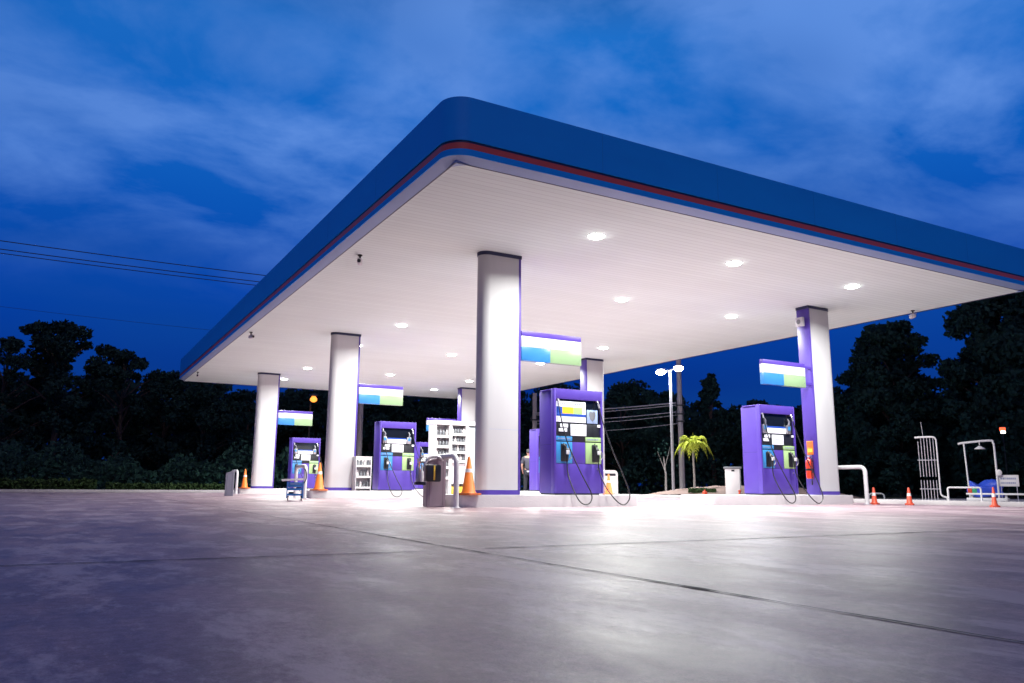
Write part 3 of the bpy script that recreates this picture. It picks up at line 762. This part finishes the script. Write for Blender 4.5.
# ------------------------------------------------------------------ palm, low hedge, utility box, small things on the mound edge
px_, py_ = 20.95, 22.85; pz = .10
palm = thing('small_palm', 'small palm with arching yellow green fronds on the earth mound', 'palm', (px_, py_, mound_z(px_, py_) - .10), 0)
s = MB(); s.tube([(0, 0, -.05), (.01, 0, .5), (.0, .01, 1.1), (.0, 0, 1.62)], [.055, .04, .036, .045], 10); s.build('trunk', 'palebark', palm)
rnd = random.Random(11)
def frond(az, L, rise, droop):
    t = bmesh.new(); k_ = 16; P = []
    for i in range(k_ + 1):
        u = i / k_
        P.append(Vector((math.cos(az) * L * (u - .12 * u * u), math.sin(az) * L * (u - .12 * u * u), 1.60 + rise * u * (1 - u) * 3.2 + u * .10 - droop * u * u * u)))
    for i in range(1, k_):
        d = (P[i + 1] - P[i - 1]).normalized(); side = d.cross(Vector((0, 0, 1))).normalized()
        ln = .27 * math.sin(PI * min(1, .18 + i / k_ * .86)) ** .7
        for sg in (-1, 1):
            for _ in range(2):
                base = P[i] + d * rnd.uniform(-.02, .02)
                tip = base + side * sg * ln * rnd.uniform(.55, .8) + d * ln * .5 + Vector((0, 0, -ln * rnd.uniform(.4, .9)))
                w_ = d * .023
                mid_ = base.lerp(tip, .5) + Vector((0, 0, .02))
                v = [t.verts.new(q) for q in (base - w_ * .5, base + w_ * .5, mid_ + w_, tip, mid_ - w_)]
                t.faces.new(v)
    s = MB(); s.tube(P, [.014 - .011 * i / k_ for i in range(k_ + 1)], 5); s.add(t)
    return s.build('frond', 'frond', palm, smooth=False)
b0 = R(-41)
for a, L, ri, dr in ((178, .86, .30, .50), (2, .86, .32, .52), (158, .74, .62, .30), (20, .76, .60, .34), (-80, .62, .34, .62), (-110, .6, .30, .58), (75, .62, .6, .25), (125, .7, .5, .4), (-35, .7, .36, .5), (215, .7, .34, .55)):
    frond(R(a) + b0, L, ri, dr)
s = MB(); s.tube([(0, 0, 1.58), (.01, 0, 1.9), (.0, 0, 2.22)], [.014, .01, .003], 6); s.build('spear_leaf', 'frond', palm)

def leaf_cloud(pts, size, rnd_, up=.3):
    """numpy: one quad per point, random facing"""
    k_ = len(pts); rs = np.random.RandomState(rnd_)
    a = rs.normal(size=(k_, 3)); a /= np.linalg.norm(a, axis=1)[:, None]
    b_ = rs.normal(size=(k_, 3)); b_ -= a * (a * b_).sum(1)[:, None]; b_ /= np.linalg.norm(b_, axis=1)[:, None]
    sz = (size * rs.uniform(.55, 1.3, k_))[:, None]
    P = np.asarray(pts); q = np.stack([P - a * sz, P + b_ * sz * .55, P + a * sz, P - b_ * sz * .55], 1).reshape(-1, 3)
    me = bpy.data.meshes.new('leaves')
    me.from_pydata(q.tolist(), [], [(4 * i, 4 * i + 1, 4 * i + 2, 4 * i + 3) for i in range(k_)])
    return me

def hedge(name, label, cat, c, L, w, h, rz, n_, size, seed, mt='hedge', group=None):
    rs = np.random.RandomState(seed)
    p = rs.uniform(-1, 1, (n_, 3)); p[:, 2] = rs.uniform(0, 1, n_) ** .7
    top = h * (.86 + .14 * np.sin(p[:, 0] * L * 2.3 + 1) * np.cos(p[:, 0] * L * 5.1))
    P = np.stack([p[:, 0] * L / 2, p[:, 1] * w / 2 * (1 - .25 * p[:, 2] ** 3), p[:, 2] * top], 1)
    o = thing(name, label, cat, c, rz, group)
    link('foliage', leaf_cloud(P, size, seed), mt, o)
    s = MB()
    for i in range(max(3, int(L / .6))):
        x = -L / 2 + (i + .5) * L / max(3, int(L / .6)); s.tube([(x, 0, -.03), (x + .03, .02, h * .6)], .012, 5)
    s.build('stems', 'bark', o)
hedge('low_hedge', 'low green clipped hedge at the foot of the palm', 'hedge', (19.95, 21.38, mound_z(19.95, 21.38) - .02), .95, .45, .17, R(-43), 1500, .035, 3)
hedge('low_hedge', 'long low dark hedge behind the kerb at the far left', 'hedge', (-3.2, 41.0, 0), 9.5, 1.2, .62, 0, 9000, .09, 4, group='dark hedges along the back kerb')
hedge('low_hedge', 'low dark hedge behind the kerb left of the islands', 'hedge', (4.6, 41.3, 0), 5.2, 1.0, .42, 0, 5000, .09, 5, group='dark hedges along the back kerb')

o = thing('utility_box', 'pale electrical utility box with a grey lid beside the right pump', 'utility box', (19.66, 19.55, .08), R(-45))
s = MB(); s.box(-.27, .20, 0, .40, 0, .93, .006); s.build('body', 'boxgrey', o)
s = MB(); s.box(.202, .235, .01, .40, 0, .93, .004); s.build('side_panel', 'boxside', o)
s = MB(); s.box(-.31, .27, -.04, .44, .935, 1.0, .008); s.build('lid', 'boxside', o)
s = MB(); s.box(-.06, .04, -.006, -.0005, .84, .90); s.build('name_plate', 'dark', o)
s = MB(); s.box(-.33, .30, -.10, .46, -.08, -.001, .01); s.build('plinth', 'kerb', o)
o = thing('red_fuel_can', 'small red can on the kerb left of the utility box', 'can', (19.30, 20.55, .11), .3)
s = MB(); s.box(-.09, .09, -.05, .05, 0, .15, .02); s.build('body', 'red', o)
s = MB(); s.tube([(-.05, 0, .15), (-.04, 0, .19), (.03, 0, .19), (.04, 0, .15)], .012, 6); s.build('handle', 'red', o)
o = thing('red_valve', 'small red valve standing in front of the utility box', 'valve', (19.32, 18.98, .11), .3)
s = MB(); s.lathe([(.04, 0), (.03, .05), (.025, .15), (.045, .17), (.045, .19), (.01, .2)], n=12); s.build('body', 'red', o)
s = MB(); s.tube([(0, 0, .1), (.07, 0, .13), (.09, 0, .22)], .016, 6); s.build('outlet', 'red', o)
o = thing('standpipe_tap', 'dark standpipe tap in front of the utility box', 'tap', (19.32, 18.38, .11), .3)
s = MB(); s.tube([(0, 0, 0), (0, 0, .25)], .022, 8); s.build('pipe', 'dark', o)
s = MB(); s.tube([(0, 0, .2), (-.07, 0, .27), (-.10, 0, .33)], .018, 8); s.tube([(0, 0, .2), (.10, 0, .28), (.12, 0, .38)], .016, 8); s.lathe([(.04, .25), (.05, .28), (.02, .31)], n=10); s.build('tap_head', 'dark', o)

# ------------------------------------------------------------------ things at the right kerb
zp = .05
o = thing('pipe_rack', 'white barred pipe rack with a bent frame and a thin rod on top', 'rack', (20.22, 13.00, zp), R(-57)); o.scale = (.74, 1, 1)
s = MB(); s.tube(bez([(-.38, 0, 1.70), (-.2, 0, 1.71), (.20, 0, 1.71), (.29, 0, 1.66), (.31, 0, 1.55), (.31, 0, .9), (.31, 0, .28), (.35, 0, .17), (.45, 0, .13), (.52, 0, .12)], 5), .025, 8)
s.tube([(.50, 0, .13), (.50, 0, .0)], .02, 8); s.build('bent_frame', 'whitepaint', o)
for i in range(6):
    x = -.28 + i * .098
    s = MB(); s.tube([(x, 0, .0), (x, 0, .57)], .012, 6); s.tube([(x, 0, .66), (x, 0, 1.70 - (.1 if i == 0 else 0))], .012, 6); s.build('bar', 'galv', o)
s = MB()
for z in (.34, 1.10): s.tube([(-.34, .012, z), (.30, .012, z)], .011, 6)
s.build('crossbar', 'galv', o)
s = MB(); s.tube([(-.10, 0, 1.72), (-.13, 0, 2.12)], .008, 6); s.build('rod', 'galv', o)

o = thing('portal_frame', 'white pipe portal frame with a hanging lamp over the blue tarpaulin', 'frame', (21.70, 12.50, zp), R(-58)); o.scale = (.84, 1, 1)
s = MB(); s.tube(bez([(-.55, 0, 1.56), (-.36, 0, 1.59), (.35, 0, 1.64), (.44, 0, 1.58), (.46, 0, 1.45), (.46, 0, .8), (.46, 0, 0)], 6), .030, 8); s.build('bent_post', 'whitepaint', o)
s = MB(); s.tube([(-.38, 0, 1.58), (-.36, 0, .8), (-.34, 0, 0)], .024, 8); s.build('post', 'whitepaint', o)
s = MB(); s.tube([(.06, 0, 1.61), (.06, 0, 1.52)], .012, 6); s.lathe([(.04, 1.50), (.06, 1.48), (.15, 1.43), (.155, 1.415), (.02, 1.41)], c=(.06, 0, 0), n=18); s.build('hanging_lamp', 'whitepaint', o)
s = MB(); s.lathe([(.05, -.05), (.085, -.03), (.085, .03), (.05, .05)], c=(.52, -.02, .78), n=18, axis='Y'); s.build('gauge', 'boxgrey', o)

t = bmesh.new(); bmesh.ops.create_icosphere(t, subdivisions=4, radius=1)
rs = random.Random(5)
for v in t.verts:
    x, y, z = v.co
    f = 1 + .10 * math.sin(5 * x + 3 * y) + .07 * math.sin(9 * z + 4 * x) + .05 * math.sin(14 * x - 11 * y)
    v.co = Vector((math.copysign(abs(x) ** .7, x) * .42 * f, y * .26 * f, max(-.02, (math.copysign(abs(z) ** .6, z) * .5 + .36) * .46 * f + .05 * math.sin(6 * x))))
s = MB(); s.add(t)
o = thing('blue_tarpaulin', 'bright blue tarpaulin heaped over goods beneath the white frame', 'tarpaulin', (22.36, 12.74, zp + .14), R(-58)); s.build('sheet', 'tarp', o, ang=70)
s = MB(); s.box(-.5, .5, -.3, .3, -.12, -.03, .01); s.build('pallet', 'kerb', o)
o = thing('coloured_can', 'small red and green tin beside the blue tarpaulin', 'tin', (20.95, 12.30, zp + .24), R(-58))
s = MB(); s.box(-.12, -.02, -.06, .06, 0, .17, .008); s.build('red_half', 'red', o)
s = MB(); s.box(-.018, .09, -.06, .06, 0, .16, .008); s.build('green_half', mat('tin_green', (.04, .32, .16), .4), o)
o = thing('low_hoop_rail', 'low white pipe hoop in front of the blue tarpaulin', 'hoop rail', (19.76, 11.82, zp), R(-58))
s = MB(); s.tube([(p[1], 0, p[2]) for p in hoop_pts(.72, .38, .05)], .022, 8); s.build('pipe', 'whitepaint', o)
s = MB(); s.tube([(-.2, .0, .0), (-.2, .0, .04)], .05, 10); s.build('foot', 'galv', o)
o = thing('white_bench', 'long low white bench with a rail behind the red cone', 'bench', (20.9, 11.35, zp), R(-58))
s = MB(); s.box(-.95, 1.15, 0, .28, .20, .245, .008); s.build('seat', 'whitepaint', o)
for x in (-.85, -.1, .55, 1.05):
    s = MB(); s.box(x, x + .05, .05, .23, 0, .198, .004); s.build('leg', 'whitepaint', o)
s = MB(); s.box(-.95, -.1, -.05, 0, .05, .12, .004); s.build('foot_rail', 'whitepaint', o)
o = thing('notice_board', 'small white notice board on two thin legs at the right edge', 'notice board', (22.05, 11.96, zp), R(-62)); o.scale = (.85, 1, 1)
s = MB(); s.box(-.27, .27, 0, .02, .42, .72, .004); bd = s.build('board', 'boxgrey', o)
s = MB(); tiny_text(s, -.22, .22, .57, .68, 0, 1, random.Random(2)); tiny_text(s, -.22, .20, .46, .56, 0, 1, random.Random(4)); s.build('lettering', 'ink', bd)
for x in (-.22, .20):
    s = MB(); s.tube([(x, .01, 0), (x, .025, .6)], .011, 6); s.build('leg', 'galv', o)
o = thing('parking_hoop', 'tiny dark hoop on the pavement between the red cones', 'hoop', (20.6, 14.9, zp), R(-55))
s = MB(); s.tube([(p[1], 0, p[2]) for p in hoop_pts(.4, .2, .09)], .022, 8); s.build('pipe', 'boxside', o)
s = MB(); s.box(-.27, .27, -.05, .05, 0, .02); s.build('foot', 'boxside', o)

# distant lamps
def far_lamp(name, label, loc, h, mt, r_):
    o = thing(name, label, 'street lamp', (loc[0], loc[1], 0), 0)
    s = MB(); s.tube([(0, 0, 0), (0, 0, h + .3), (-.05, -.25, h + .45), (-.05, -.6, h + .4)], [.06, .045, .04, .035], 8); s.build('post', 'dark', o)
    s = MB(); s.box(-.25, .15, -1.0, -.5, h + .33, h + .45, .03); hd = s.build('lamp_head', 'dark', o)
    s = MB(); s.lathe([(r_ * .4, -.10), (r_, -.02), (r_, .10), (r_ * .5, .22)], c=(-.05, -.78, h + .1), n=16); s.build('lamp_lens', mt, hd)
far_lamp('street_lamp', 'distant orange glowing street lamp between the two left columns', (12.15, 44.6), 4.95, 'sodium', .19)
o = thing('warning_lamp', 'small red and white glowing lamp on a thin post among the right trees', 'lamp', (29.9, 16.25, 0), R(-61)); o.scale = (.6, .6, 1)
s = MB(); s.tube([(0, 0, 0), (0, .02, 2.45)], .02, 6); s.build('post', 'dark', o)
s = MB(); s.box(-.16, .16, -.10, .05, 2.50, 2.62, .03); s.build('red_lens', 'redlamp', o)
s = MB(); s.box(-.12, .15, -.11, .03, 2.40, 2.497, .03); s.build('white_lens', 'whitelamp', o)
area('sodium_glow', None, (12.10, 43.8, 4.9), 15, .25, (1, .45, .12))

# ------------------------------------------------------------------ trees
def crown_points(seed, h, w, n_, kind):
    rs = np.random.RandomState(seed); P = []
    if kind == 'round': m_ = 60
    elif kind == 'ragged': m_ = 58
    else: m_ = 40
    cl_ = []
    for i in range(m_):
        u = rs.uniform(.0, 1)
        if kind == 'cone':
            z = .18 + .82 * u; rad = w / 2 * (1.02 - z) * rs.uniform(.5, 1.05)
        elif kind == 'ragged':
            z = .12 + .84 * u ** .9; rad = w / 2 * (.35 + .75 * math.sin(PI * min(1, (z - .1) / .95))) * math.sqrt(rs.uniform(.05, 1))
        else:
            z = .16 + .80 * u; rad = w / 2 * math.sin(PI * min(.98, (z * .86 + .12))) ** .7 * math.sqrt(rs.uniform(.02, 1))
        a = rs.uniform(0, 2 * PI)
        cl_.append((rad * math.cos(a), rad * math.sin(a), z * h, rs.uniform(.07, .14) * w * (.75 if kind != 'round' else 1)))
    if kind == 'dome':
        cl_ = []
        for i in range(135):
            z = rs.uniform(.06, .95); rad = w / 2 * (1 - max(0, (z - .42) / .60) ** 2.2) ** .55 * (.62 + .38 * math.sqrt(rs.uniform(0, 1))) * (.86 if z < .2 else 1); a = rs.uniform(0, 2 * PI)
            if rs.uniform() < .4: rad *= rs.uniform(0, .75)
            cl_.append((rad * math.cos(a), rad * math.sin(a), z * h, rs.uniform(.09, .145) * w))
    cl_.append((0, 0, h * .93, .09 * w)); cl_ = np.array(cl_)
    wgt = cl_[:, 3] ** 2; wgt /= wgt.sum()
    idx = rs.choice(len(cl_), n_, p=wgt)
    d = rs.normal(size=(n_, 3)); d /= np.linalg.norm(d, axis=1)[:, None]
    rr_ = rs.uniform(0, 1, n_) ** .45
    pts = cl_[idx, :3] + d * (cl_[idx, 3] * rr_)[:, None] * np.array([1.15, 1.15, .8])
    return pts, cl_

CR = {}
def tree(x, y, h, w, kind, seed, label, n_=5200, leaf=.20, group='dark trees behind the station', crown_from=0.0):
    o = thing('tree', label, 'tree', (x, y, -.03), 0, group)
    pts, cl_ = crown_points(seed, h, w, n_, kind)
    link('crown', leaf_cloud(pts, leaf, seed), 'leaf', o)
    s = MB(); r0 = .022 * h
    s.tube([(0, 0, 0), (.05, .03, h * .3), (-.05, .05, h * .6), (0, 0, h * .88)], [r0, r0 * .75, r0 * .45, r0 * .15], 8)
    for c in cl_[::3]:
        zb = max(.2 * h, c[2] - .18 * h); s.tube([(0, 0, zb), (c[0] * .5, c[1] * .5, (zb + c[2]) / 2 + .02 * h), (c[0], c[1], c[2])], [r0 * .35, r0 * .22, r0 * .08], 5)
    s.build('trunk', 'bark', o)
    return o
YAW = 0.5165434
def plan(u, dist):
    """plan position seen at bearing of image column u, dist metres away (used once to lay out the tree belt)"""
    a = YAW + math.atan((u - 512) / 787.1)
    return dist * math.sin(a), dist * math.cos(a)
TREES = [  # bearing column, distance, height, width, kind, label
    (2, 56, 9.2, 7.0, 'ragged', 'dark tree at the left edge of the view'),
    (57, 55, 10.6, 6.2, 'ragged', 'tallest dark tree on the left, its ragged top against the sky'),
    (122, 57, 9.3, 5.6, 'ragged', 'dark ragged tree third from the left'),
    (166, 60, 8.2, 6.0, 'round', 'low dark round tree left of the canopy tip'),
    (205, 58, 7.6, 6.0, 'round', 'dark tree behind the far left canopy corner'),
    (250, 62, 7.4, 6.4, 'ragged', 'dark tree behind the leftmost column'),
    (305, 63, 7.6, 6.5, 'round', 'dark tree behind the far orange street lamp'),
    (372, 60, 7.2, 6.5, 'ragged', 'dark tree behind the middle pump and dim utility pole'),
    (432, 62, 7.6, 7.0, 'round', 'dark tree behind the display cabinet'),
    (500, 58, 7.6, 7.0, 'ragged', 'dark tree hidden behind the largest column'),
    (560, 56, 7.6, 7.0, 'round', 'dark tree behind the nearest pump'),
    (622, 52, 7.3, 6.0, 'round', 'dark tree behind the pale cables'),
    (668, 50, 6.4, 5.2, 'ragged', 'dark tree behind the two headed lamp post'),
    (712, 50, 7.4, 3.6, 'cone', 'dark pointed conifer against the blue sky behind the palm'),
    (755, 50, 5.6, 5.0, 'round', 'low dark tree behind the right pump'),
    (815, 52, 5.4, 6.0, 'round', 'low dark tree behind the purple column'),
    (862, 46, 6.6, 4.0, 'dome', 'dark rounded tree right of the purple column'),
    (898, 44, 8.9, 4.2, 'dome', 'tall dark rounded tree above the red cones'),
    (940, 45, 4.9, 3.4, 'dome', 'lower dark tree between the two tall right trees'),
    (1004, 42, 9.7, 4.5, 'dome', 'tall dark tree at the right edge above the portal frame'),
    (1045, 42, 9.8, 6.0, 'dome', 'dark tree cut off by the right edge of the view'),
]
for i, (u, dist, h, w, kind, lab) in enumerate(TREES):
    x, y = plan(u, dist)
    tree(x, y, h, w, kind, 20 + i, lab, n_={'cone': 5000, 'dome': 26000}.get(kind, 11000), leaf=.15)
# pale slim saplings on the mound
for (x, y, h, lab) in ((23.1, 27.0, 1.5, 'slim pale sapling trunk left of the lamp post'), ):
    o = thing('sapling', lab, 'sapling', (x, y, .2), 0)
    s = MB(); s.tube([(0, 0, -.2), (.03, .02, h * .5), (-.06, .03, h)], [.055, .04, .02], 7); s.tube([(.02, .02, h * .55), (-.25, .2, h * 1.15)], [.02, .008], 5); s.tube([(.0, .02, h * .7), (.22, -.1, h * 1.3)], [.018, .007], 5); s.build('trunk', 'palebark' if h < 2 else 'bark', o)
    rs = np.random.RandomState(int(h * 10)); P = rs.normal(size=(60, 3)) * np.array([.28, .28, .22]) + np.array([0, .03, h * 1.15])
    link('crown', leaf_cloud(P, .06, 8), 'leaf', o)

# far-off wood behind everything: reads as one dark mass
rs = np.random.RandomState(99); N = 70000
u = rs.uniform(-260, 1330, N); dist = rs.uniform(64, 76, N)
prof = 6.0 + .7 * np.sin(u * .021) + .6 * np.sin(u * .057 + 1) + .35 * np.sin(u * .13 + 2)
prof = np.where(u < 250, prof + 1.3, np.where(u < 640, prof + 2.2, prof + .3))
a = YAW + np.arctan((u - 512) / 787.1)
z = prof * rs.uniform(0, 1, N) ** .75
P = np.stack([dist * np.sin(a), dist * np.cos(a), z], 1)
tag(link('distant_woods', leaf_cloud(P, .36, 5), 'leaf2'), 'dark band of woodland behind the whole station', 'woods', kind='stuff')
rs = np.random.RandomState(98); N = 40000                     # rough undergrowth at the foot of the trees
u = rs.uniform(-200, 1300, N); dist = rs.uniform(44, 58, N); dist = np.where(u > 560, rs.uniform(47, 56, N), dist)
a = YAW + np.arctan((u - 512) / 787.1)
z = (1.9 + .5 * np.sin(u * .03) + .4 * np.sin(u * .11)) * rs.uniform(0, 1, N) ** .8
P = np.stack([dist * np.sin(a), dist * np.cos(a), z], 1)
tag(link('undergrowth', leaf_cloud(P, .15, 6), 'leaf'), 'dark scrub at the foot of the trees', 'undergrowth', kind='stuff')

# ------------------------------------------------------------------ the man seen from behind
def skin_mesh(name, verts, edges, radii, root=0, sub=2):
    me = bpy.data.meshes.new(name); me.from_pydata(verts, edges, [])
    o = bpy.data.objects.new(name, me); COL.objects.link(o)
    m_ = o.modifiers.new('skin', 'SKIN'); m_.use_smooth_shade = True
    for i, r_ in enumerate(radii):
        me.skin_vertices[0].data[i].radius = r_ if isinstance(r_, tuple) else (r_, r_)
    me.skin_vertices[0].data[root].use_root = True
    sb = o.modifiers.new('sub', 'SUBSURF'); sb.levels = sub; sb.render_levels = sub
    dg = bpy.context.evaluated_depsgraph_get(); dg.update()
    me2 = bpy.data.meshes.new_from_object(o.evaluated_get(dg))
    bpy.data.objects.remove(o); bpy.data.meshes.remove(me)
    me2.name = name
    return me2
man = thing('person', 'man in a dark grey shirt standing with his back turned behind the largest column', 'person', (16.66, 27.9, 0), R(-38))
man.scale = (1.08,) * 3
# local: x right, y forward (away from the camera), z up
V = [(0, 0, .95), (0, -.01, 1.10), (0, -.01, 1.28), (0, 0, 1.42), (0, .01, 1.49), (.01, .03, 1.58), (.015, .035, 1.68),
     (.10, 0, .90), (.12, .02, .50), (.12, -.02, .09), (.13, .12, .035),
     (-.10, 0, .90), (-.11, .0, .50), (-.12, -.03, .09), (-.14, .11, .035),
     (.19, 0, 1.40), (.25, .0, 1.14), (.22, .14, .96), (.19, .22, .93),
     (-.19, 0, 1.40), (-.25, -.02, 1.13), (-.23, .08, .92), (-.22, .13, .87)]
E_ = [(0, 1), (1, 2), (2, 3), (3, 4), (4, 5), (5, 6), (0, 7), (7, 8), (8, 9), (9, 10), (0, 11), (11, 12), (12, 13), (13, 14), (3, 15), (15, 16), (16, 17), (17, 18), (3, 19), (19, 20), (20, 21), (21, 22)]
Rr = [.13, .125, .14, .11, .055, .085, .075, .085, .06, .04, .035, .085, .06, .04, .035, .055, .042, .032, .035, .055, .042, .032, .035]
# fingers: five short chains rooted in each palm
for hand, sgn in ((18, 1), (22, -1)):
    hx, hy, hz = V[hand]
    for k_, (dx, L) in enumerate(((-.030, .075), (-.010, .085), (.010, .08), (.028, .065))):
        a_ = len(V); V += [(hx + dx, hy + .045, hz - .02), (hx + dx, hy + .045 + L * .55, hz - .05)]; Rr += [.010, .008]; E_ += [(hand, a_), (a_, a_ + 1)]
    a_ = len(V); V += [(hx - sgn * .045, hy + .02, hz), (hx - sgn * .06, hy + .05, hz - .02)]; Rr += [.011, .009]; E_ += [(hand, a_), (a_, a_ + 1)]
link('body', skin_mesh('body', V, E_, Rr), 'skin', man)
sv = [(0, 0, .93), (0, -.01, 1.10), (0, -.01, 1.28), (0, 0, 1.41), (.19, 0, 1.405), (.245, 0, 1.18), (-.19, 0, 1.405), (-.245, -.015, 1.17)]
shirt = link('shirt', skin_mesh('shirt', sv, [(0, 1), (1, 2), (2, 3), (3, 4), (4, 5), (3, 6), (6, 7)], [.165, .15, .165, .125, .075, .065, .075, .065]), 'shirt', man)
tv = [(0, 0, .94), (.10, 0, .88), (.12, .02, .50), (.12, -.01, .10), (-.10, 0, .88), (-.11, 0, .5), (-.12, -.02, .10)]
link('trousers', skin_mesh('trousers', tv, [(0, 1), (1, 2), (2, 3), (0, 4), (4, 5), (5, 6)], [.15, .10, .08, .065, .10, .08, .065]), 'trousers', man)
s = MB(); s.lathe([(.165, .875), (.168, .90), (.163, .93)], n=24, cap=False); hm = s.build('shirt_hem', 'whitepaint', man); hm.scale = (1, .86, 1)
t = bmesh.new(); bmesh.ops.create_uvsphere(t, u_segments=20, v_segments=12, radius=.1)
for v in t.verts: v.co = Vector((v.co.x * .92 + .013, v.co.y * 1.02 + .015 - (.02 if v.co.z < 0 else 0), max(v.co.z, -.055) * 1.05 + 1.655))
s = MB(); s.add(t); s.build('hair', 'hair', man)
s = MB()
for sg in (-1, 1): s.lathe([(.008, -.01), (.028, 0), (.02, .012)], c=(.012 + sg * .088, .045, 1.60), n=12, axis='X')
s.build('ear', 'skin', man)
for sg in (-1, 1):
    s = MB(); s.box(sg * .125 - .05, sg * .125 + .05, -.09, .19, 0, .085, .03, 3); s.build('shoe', 'dark', man)

# ------------------------------------------------------------------ sky, light, camera
w = bpy.data.worlds.new('World'); S.world = w; w.use_nodes = True
n, l = w.node_tree.nodes, w.node_tree.links
bg = n['Background']
tc = n.new('ShaderNodeTexCoord'); sx = n.new('ShaderNodeSeparateXYZ'); l.new(tc.outputs['Generated'], sx.inputs[0])
def math_(op, a, b_=None):
    q = n.new('ShaderNodeMath'); q.operation = op
    for i, v in enumerate((a, b_)):
        if v is None: continue
        if isinstance(v, (int, float)): q.inputs[i].default_value = v
        else: l.new(v, q.inputs[i])
    return q.outputs[0]
zz = math_('MAXIMUM', sx.outputs['Z'], 0.0)
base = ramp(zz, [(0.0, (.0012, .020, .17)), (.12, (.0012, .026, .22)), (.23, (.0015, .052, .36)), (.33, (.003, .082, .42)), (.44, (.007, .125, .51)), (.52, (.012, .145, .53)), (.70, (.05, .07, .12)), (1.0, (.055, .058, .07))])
front = math_('ADD', math_('MULTIPLY', sx.outputs['X'], .49), math_('MULTIPLY', sx.outputs['Y'], .87))   # view direction; the high sky away from it is dulled below
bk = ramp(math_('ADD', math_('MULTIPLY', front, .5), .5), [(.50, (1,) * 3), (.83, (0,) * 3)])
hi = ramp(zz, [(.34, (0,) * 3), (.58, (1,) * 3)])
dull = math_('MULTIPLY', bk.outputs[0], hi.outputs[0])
den = math_('ADD', zz, .22)
cmb = n.new('ShaderNodeCombineXYZ')
l.new(math_('DIVIDE', sx.outputs['X'], den), cmb.inputs[0]); l.new(math_('DIVIDE', sx.outputs['Y'], den), cmb.inputs[1])
mp = n.new('ShaderNodeMapping'); mp.inputs['Scale'].default_value = (1.25, 1.6, 1); mp.inputs['Rotation'].default_value = (0, 0, R(28)); mp.inputs['Location'].default_value = (3.1, 1.7, 0)
l.new(cmb.outputs[0], mp.inputs['Vector'])
n1 = noise(2.0, 9, .56, mp.outputs[0], .25); n2 = noise(.55, 4, .5, mp.outputs[0], .2)
cf = math_('MULTIPLY', ramp(n1.outputs['Fac'], [(.40, (0,) * 3), (.62, (1,) * 3)]).outputs[0], ramp(n2.outputs['Fac'], [(.30, (.25,) * 3), (.62, (1,) * 3)]).outputs[0])
hz = ramp(zz, [(.20, (0,) * 3), (.40, (1,) * 3)])
cf2 = math_('MULTIPLY', cf, hz.outputs[0])
cloud = mixc(base.outputs[0], (.125, .275, .70), math_('MULTIPLY', cf2, .85))
dk = math_('MULTIPLY', ramp(n2.outputs['Fac'], [(.36, (1,) * 3), (.56, (0,) * 3)]).outputs[0], .40)
cloud = mixc(cloud, (.004, .055, .27), dk)
cloud = mixc(cloud, (.060, .052, .070), dull)  # unseen sky behind and overhead turned dim mauve to cut the blue ambient
sky = n.new('ShaderNodeTexSky'); sky.sky_type = 'NISHITA'; sky.sun_disc = False
sky.sun_elevation = R(-4); sky.sun_rotation = R(150); sky.air_density = 1.2; sky.ozone_density = 4
add = mixc(cloud, sky.outputs[0], .02, 'ADD')
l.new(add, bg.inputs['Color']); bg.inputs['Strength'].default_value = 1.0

sd = bpy.data.lights.new('warm_fill', 'SUN'); sd.energy = .26; sd.angle = R(40); sd.color = (1, .60, .58)  # added pinkish fill that reddens the unlit ground; no sun is there
so = bpy.data.objects.new('warm_fill', sd); COL.objects.link(so); so.rotation_euler = (R(48), 0, R(-20))

cd = bpy.data.cameras.new('Camera'); cam = bpy.data.objects.new('Camera', cd); COL.objects.link(cam)
cd.sensor_width = 36; cd.lens = 787.1227 / 1024 * 36; cd.clip_end = 1500; cd.clip_start = .02
yaw, pitch, roll = 0.516543384, 0.181503426, 0.00677220825
cy_, sy_, cp, sp = math.cos(yaw), math.sin(yaw), math.cos(pitch), math.sin(pitch)
f = Vector((sy_ * cp, cy_ * cp, sp)); r_ = Vector((cy_, -sy_, 0)); u_ = r_.cross(f)
rr2 = r_ * math.cos(roll) + u_ * math.sin(roll); uu2 = -r_ * math.sin(roll) + u_ * math.cos(roll)
mw = Matrix(((rr2.x, uu2.x, -f.x, 0), (rr2.y, uu2.y, -f.y, 0), (rr2.z, uu2.z, -f.z, 0), (0, 0, 0, 1)))
mw.translation = (0, 0, .3936)
cam.matrix_world = mw
S.camera = cam
S.view_settings.view_transform = 'Standard'; S.view_settings.look = 'None'; S.view_settings.exposure = 0.17; S.view_settings.gamma = 1
S.render.resolution_x, S.render.resolution_y = 1024, 683
try:
    S.cycles.use_denoising = True; S.cycles.max_bounces = 8; S.cycles.diffuse_bounces = 5; S.cycles.glossy_bounces = 4
    S.cycles.sample_clamp_indirect = 6
except Exception:
    pass
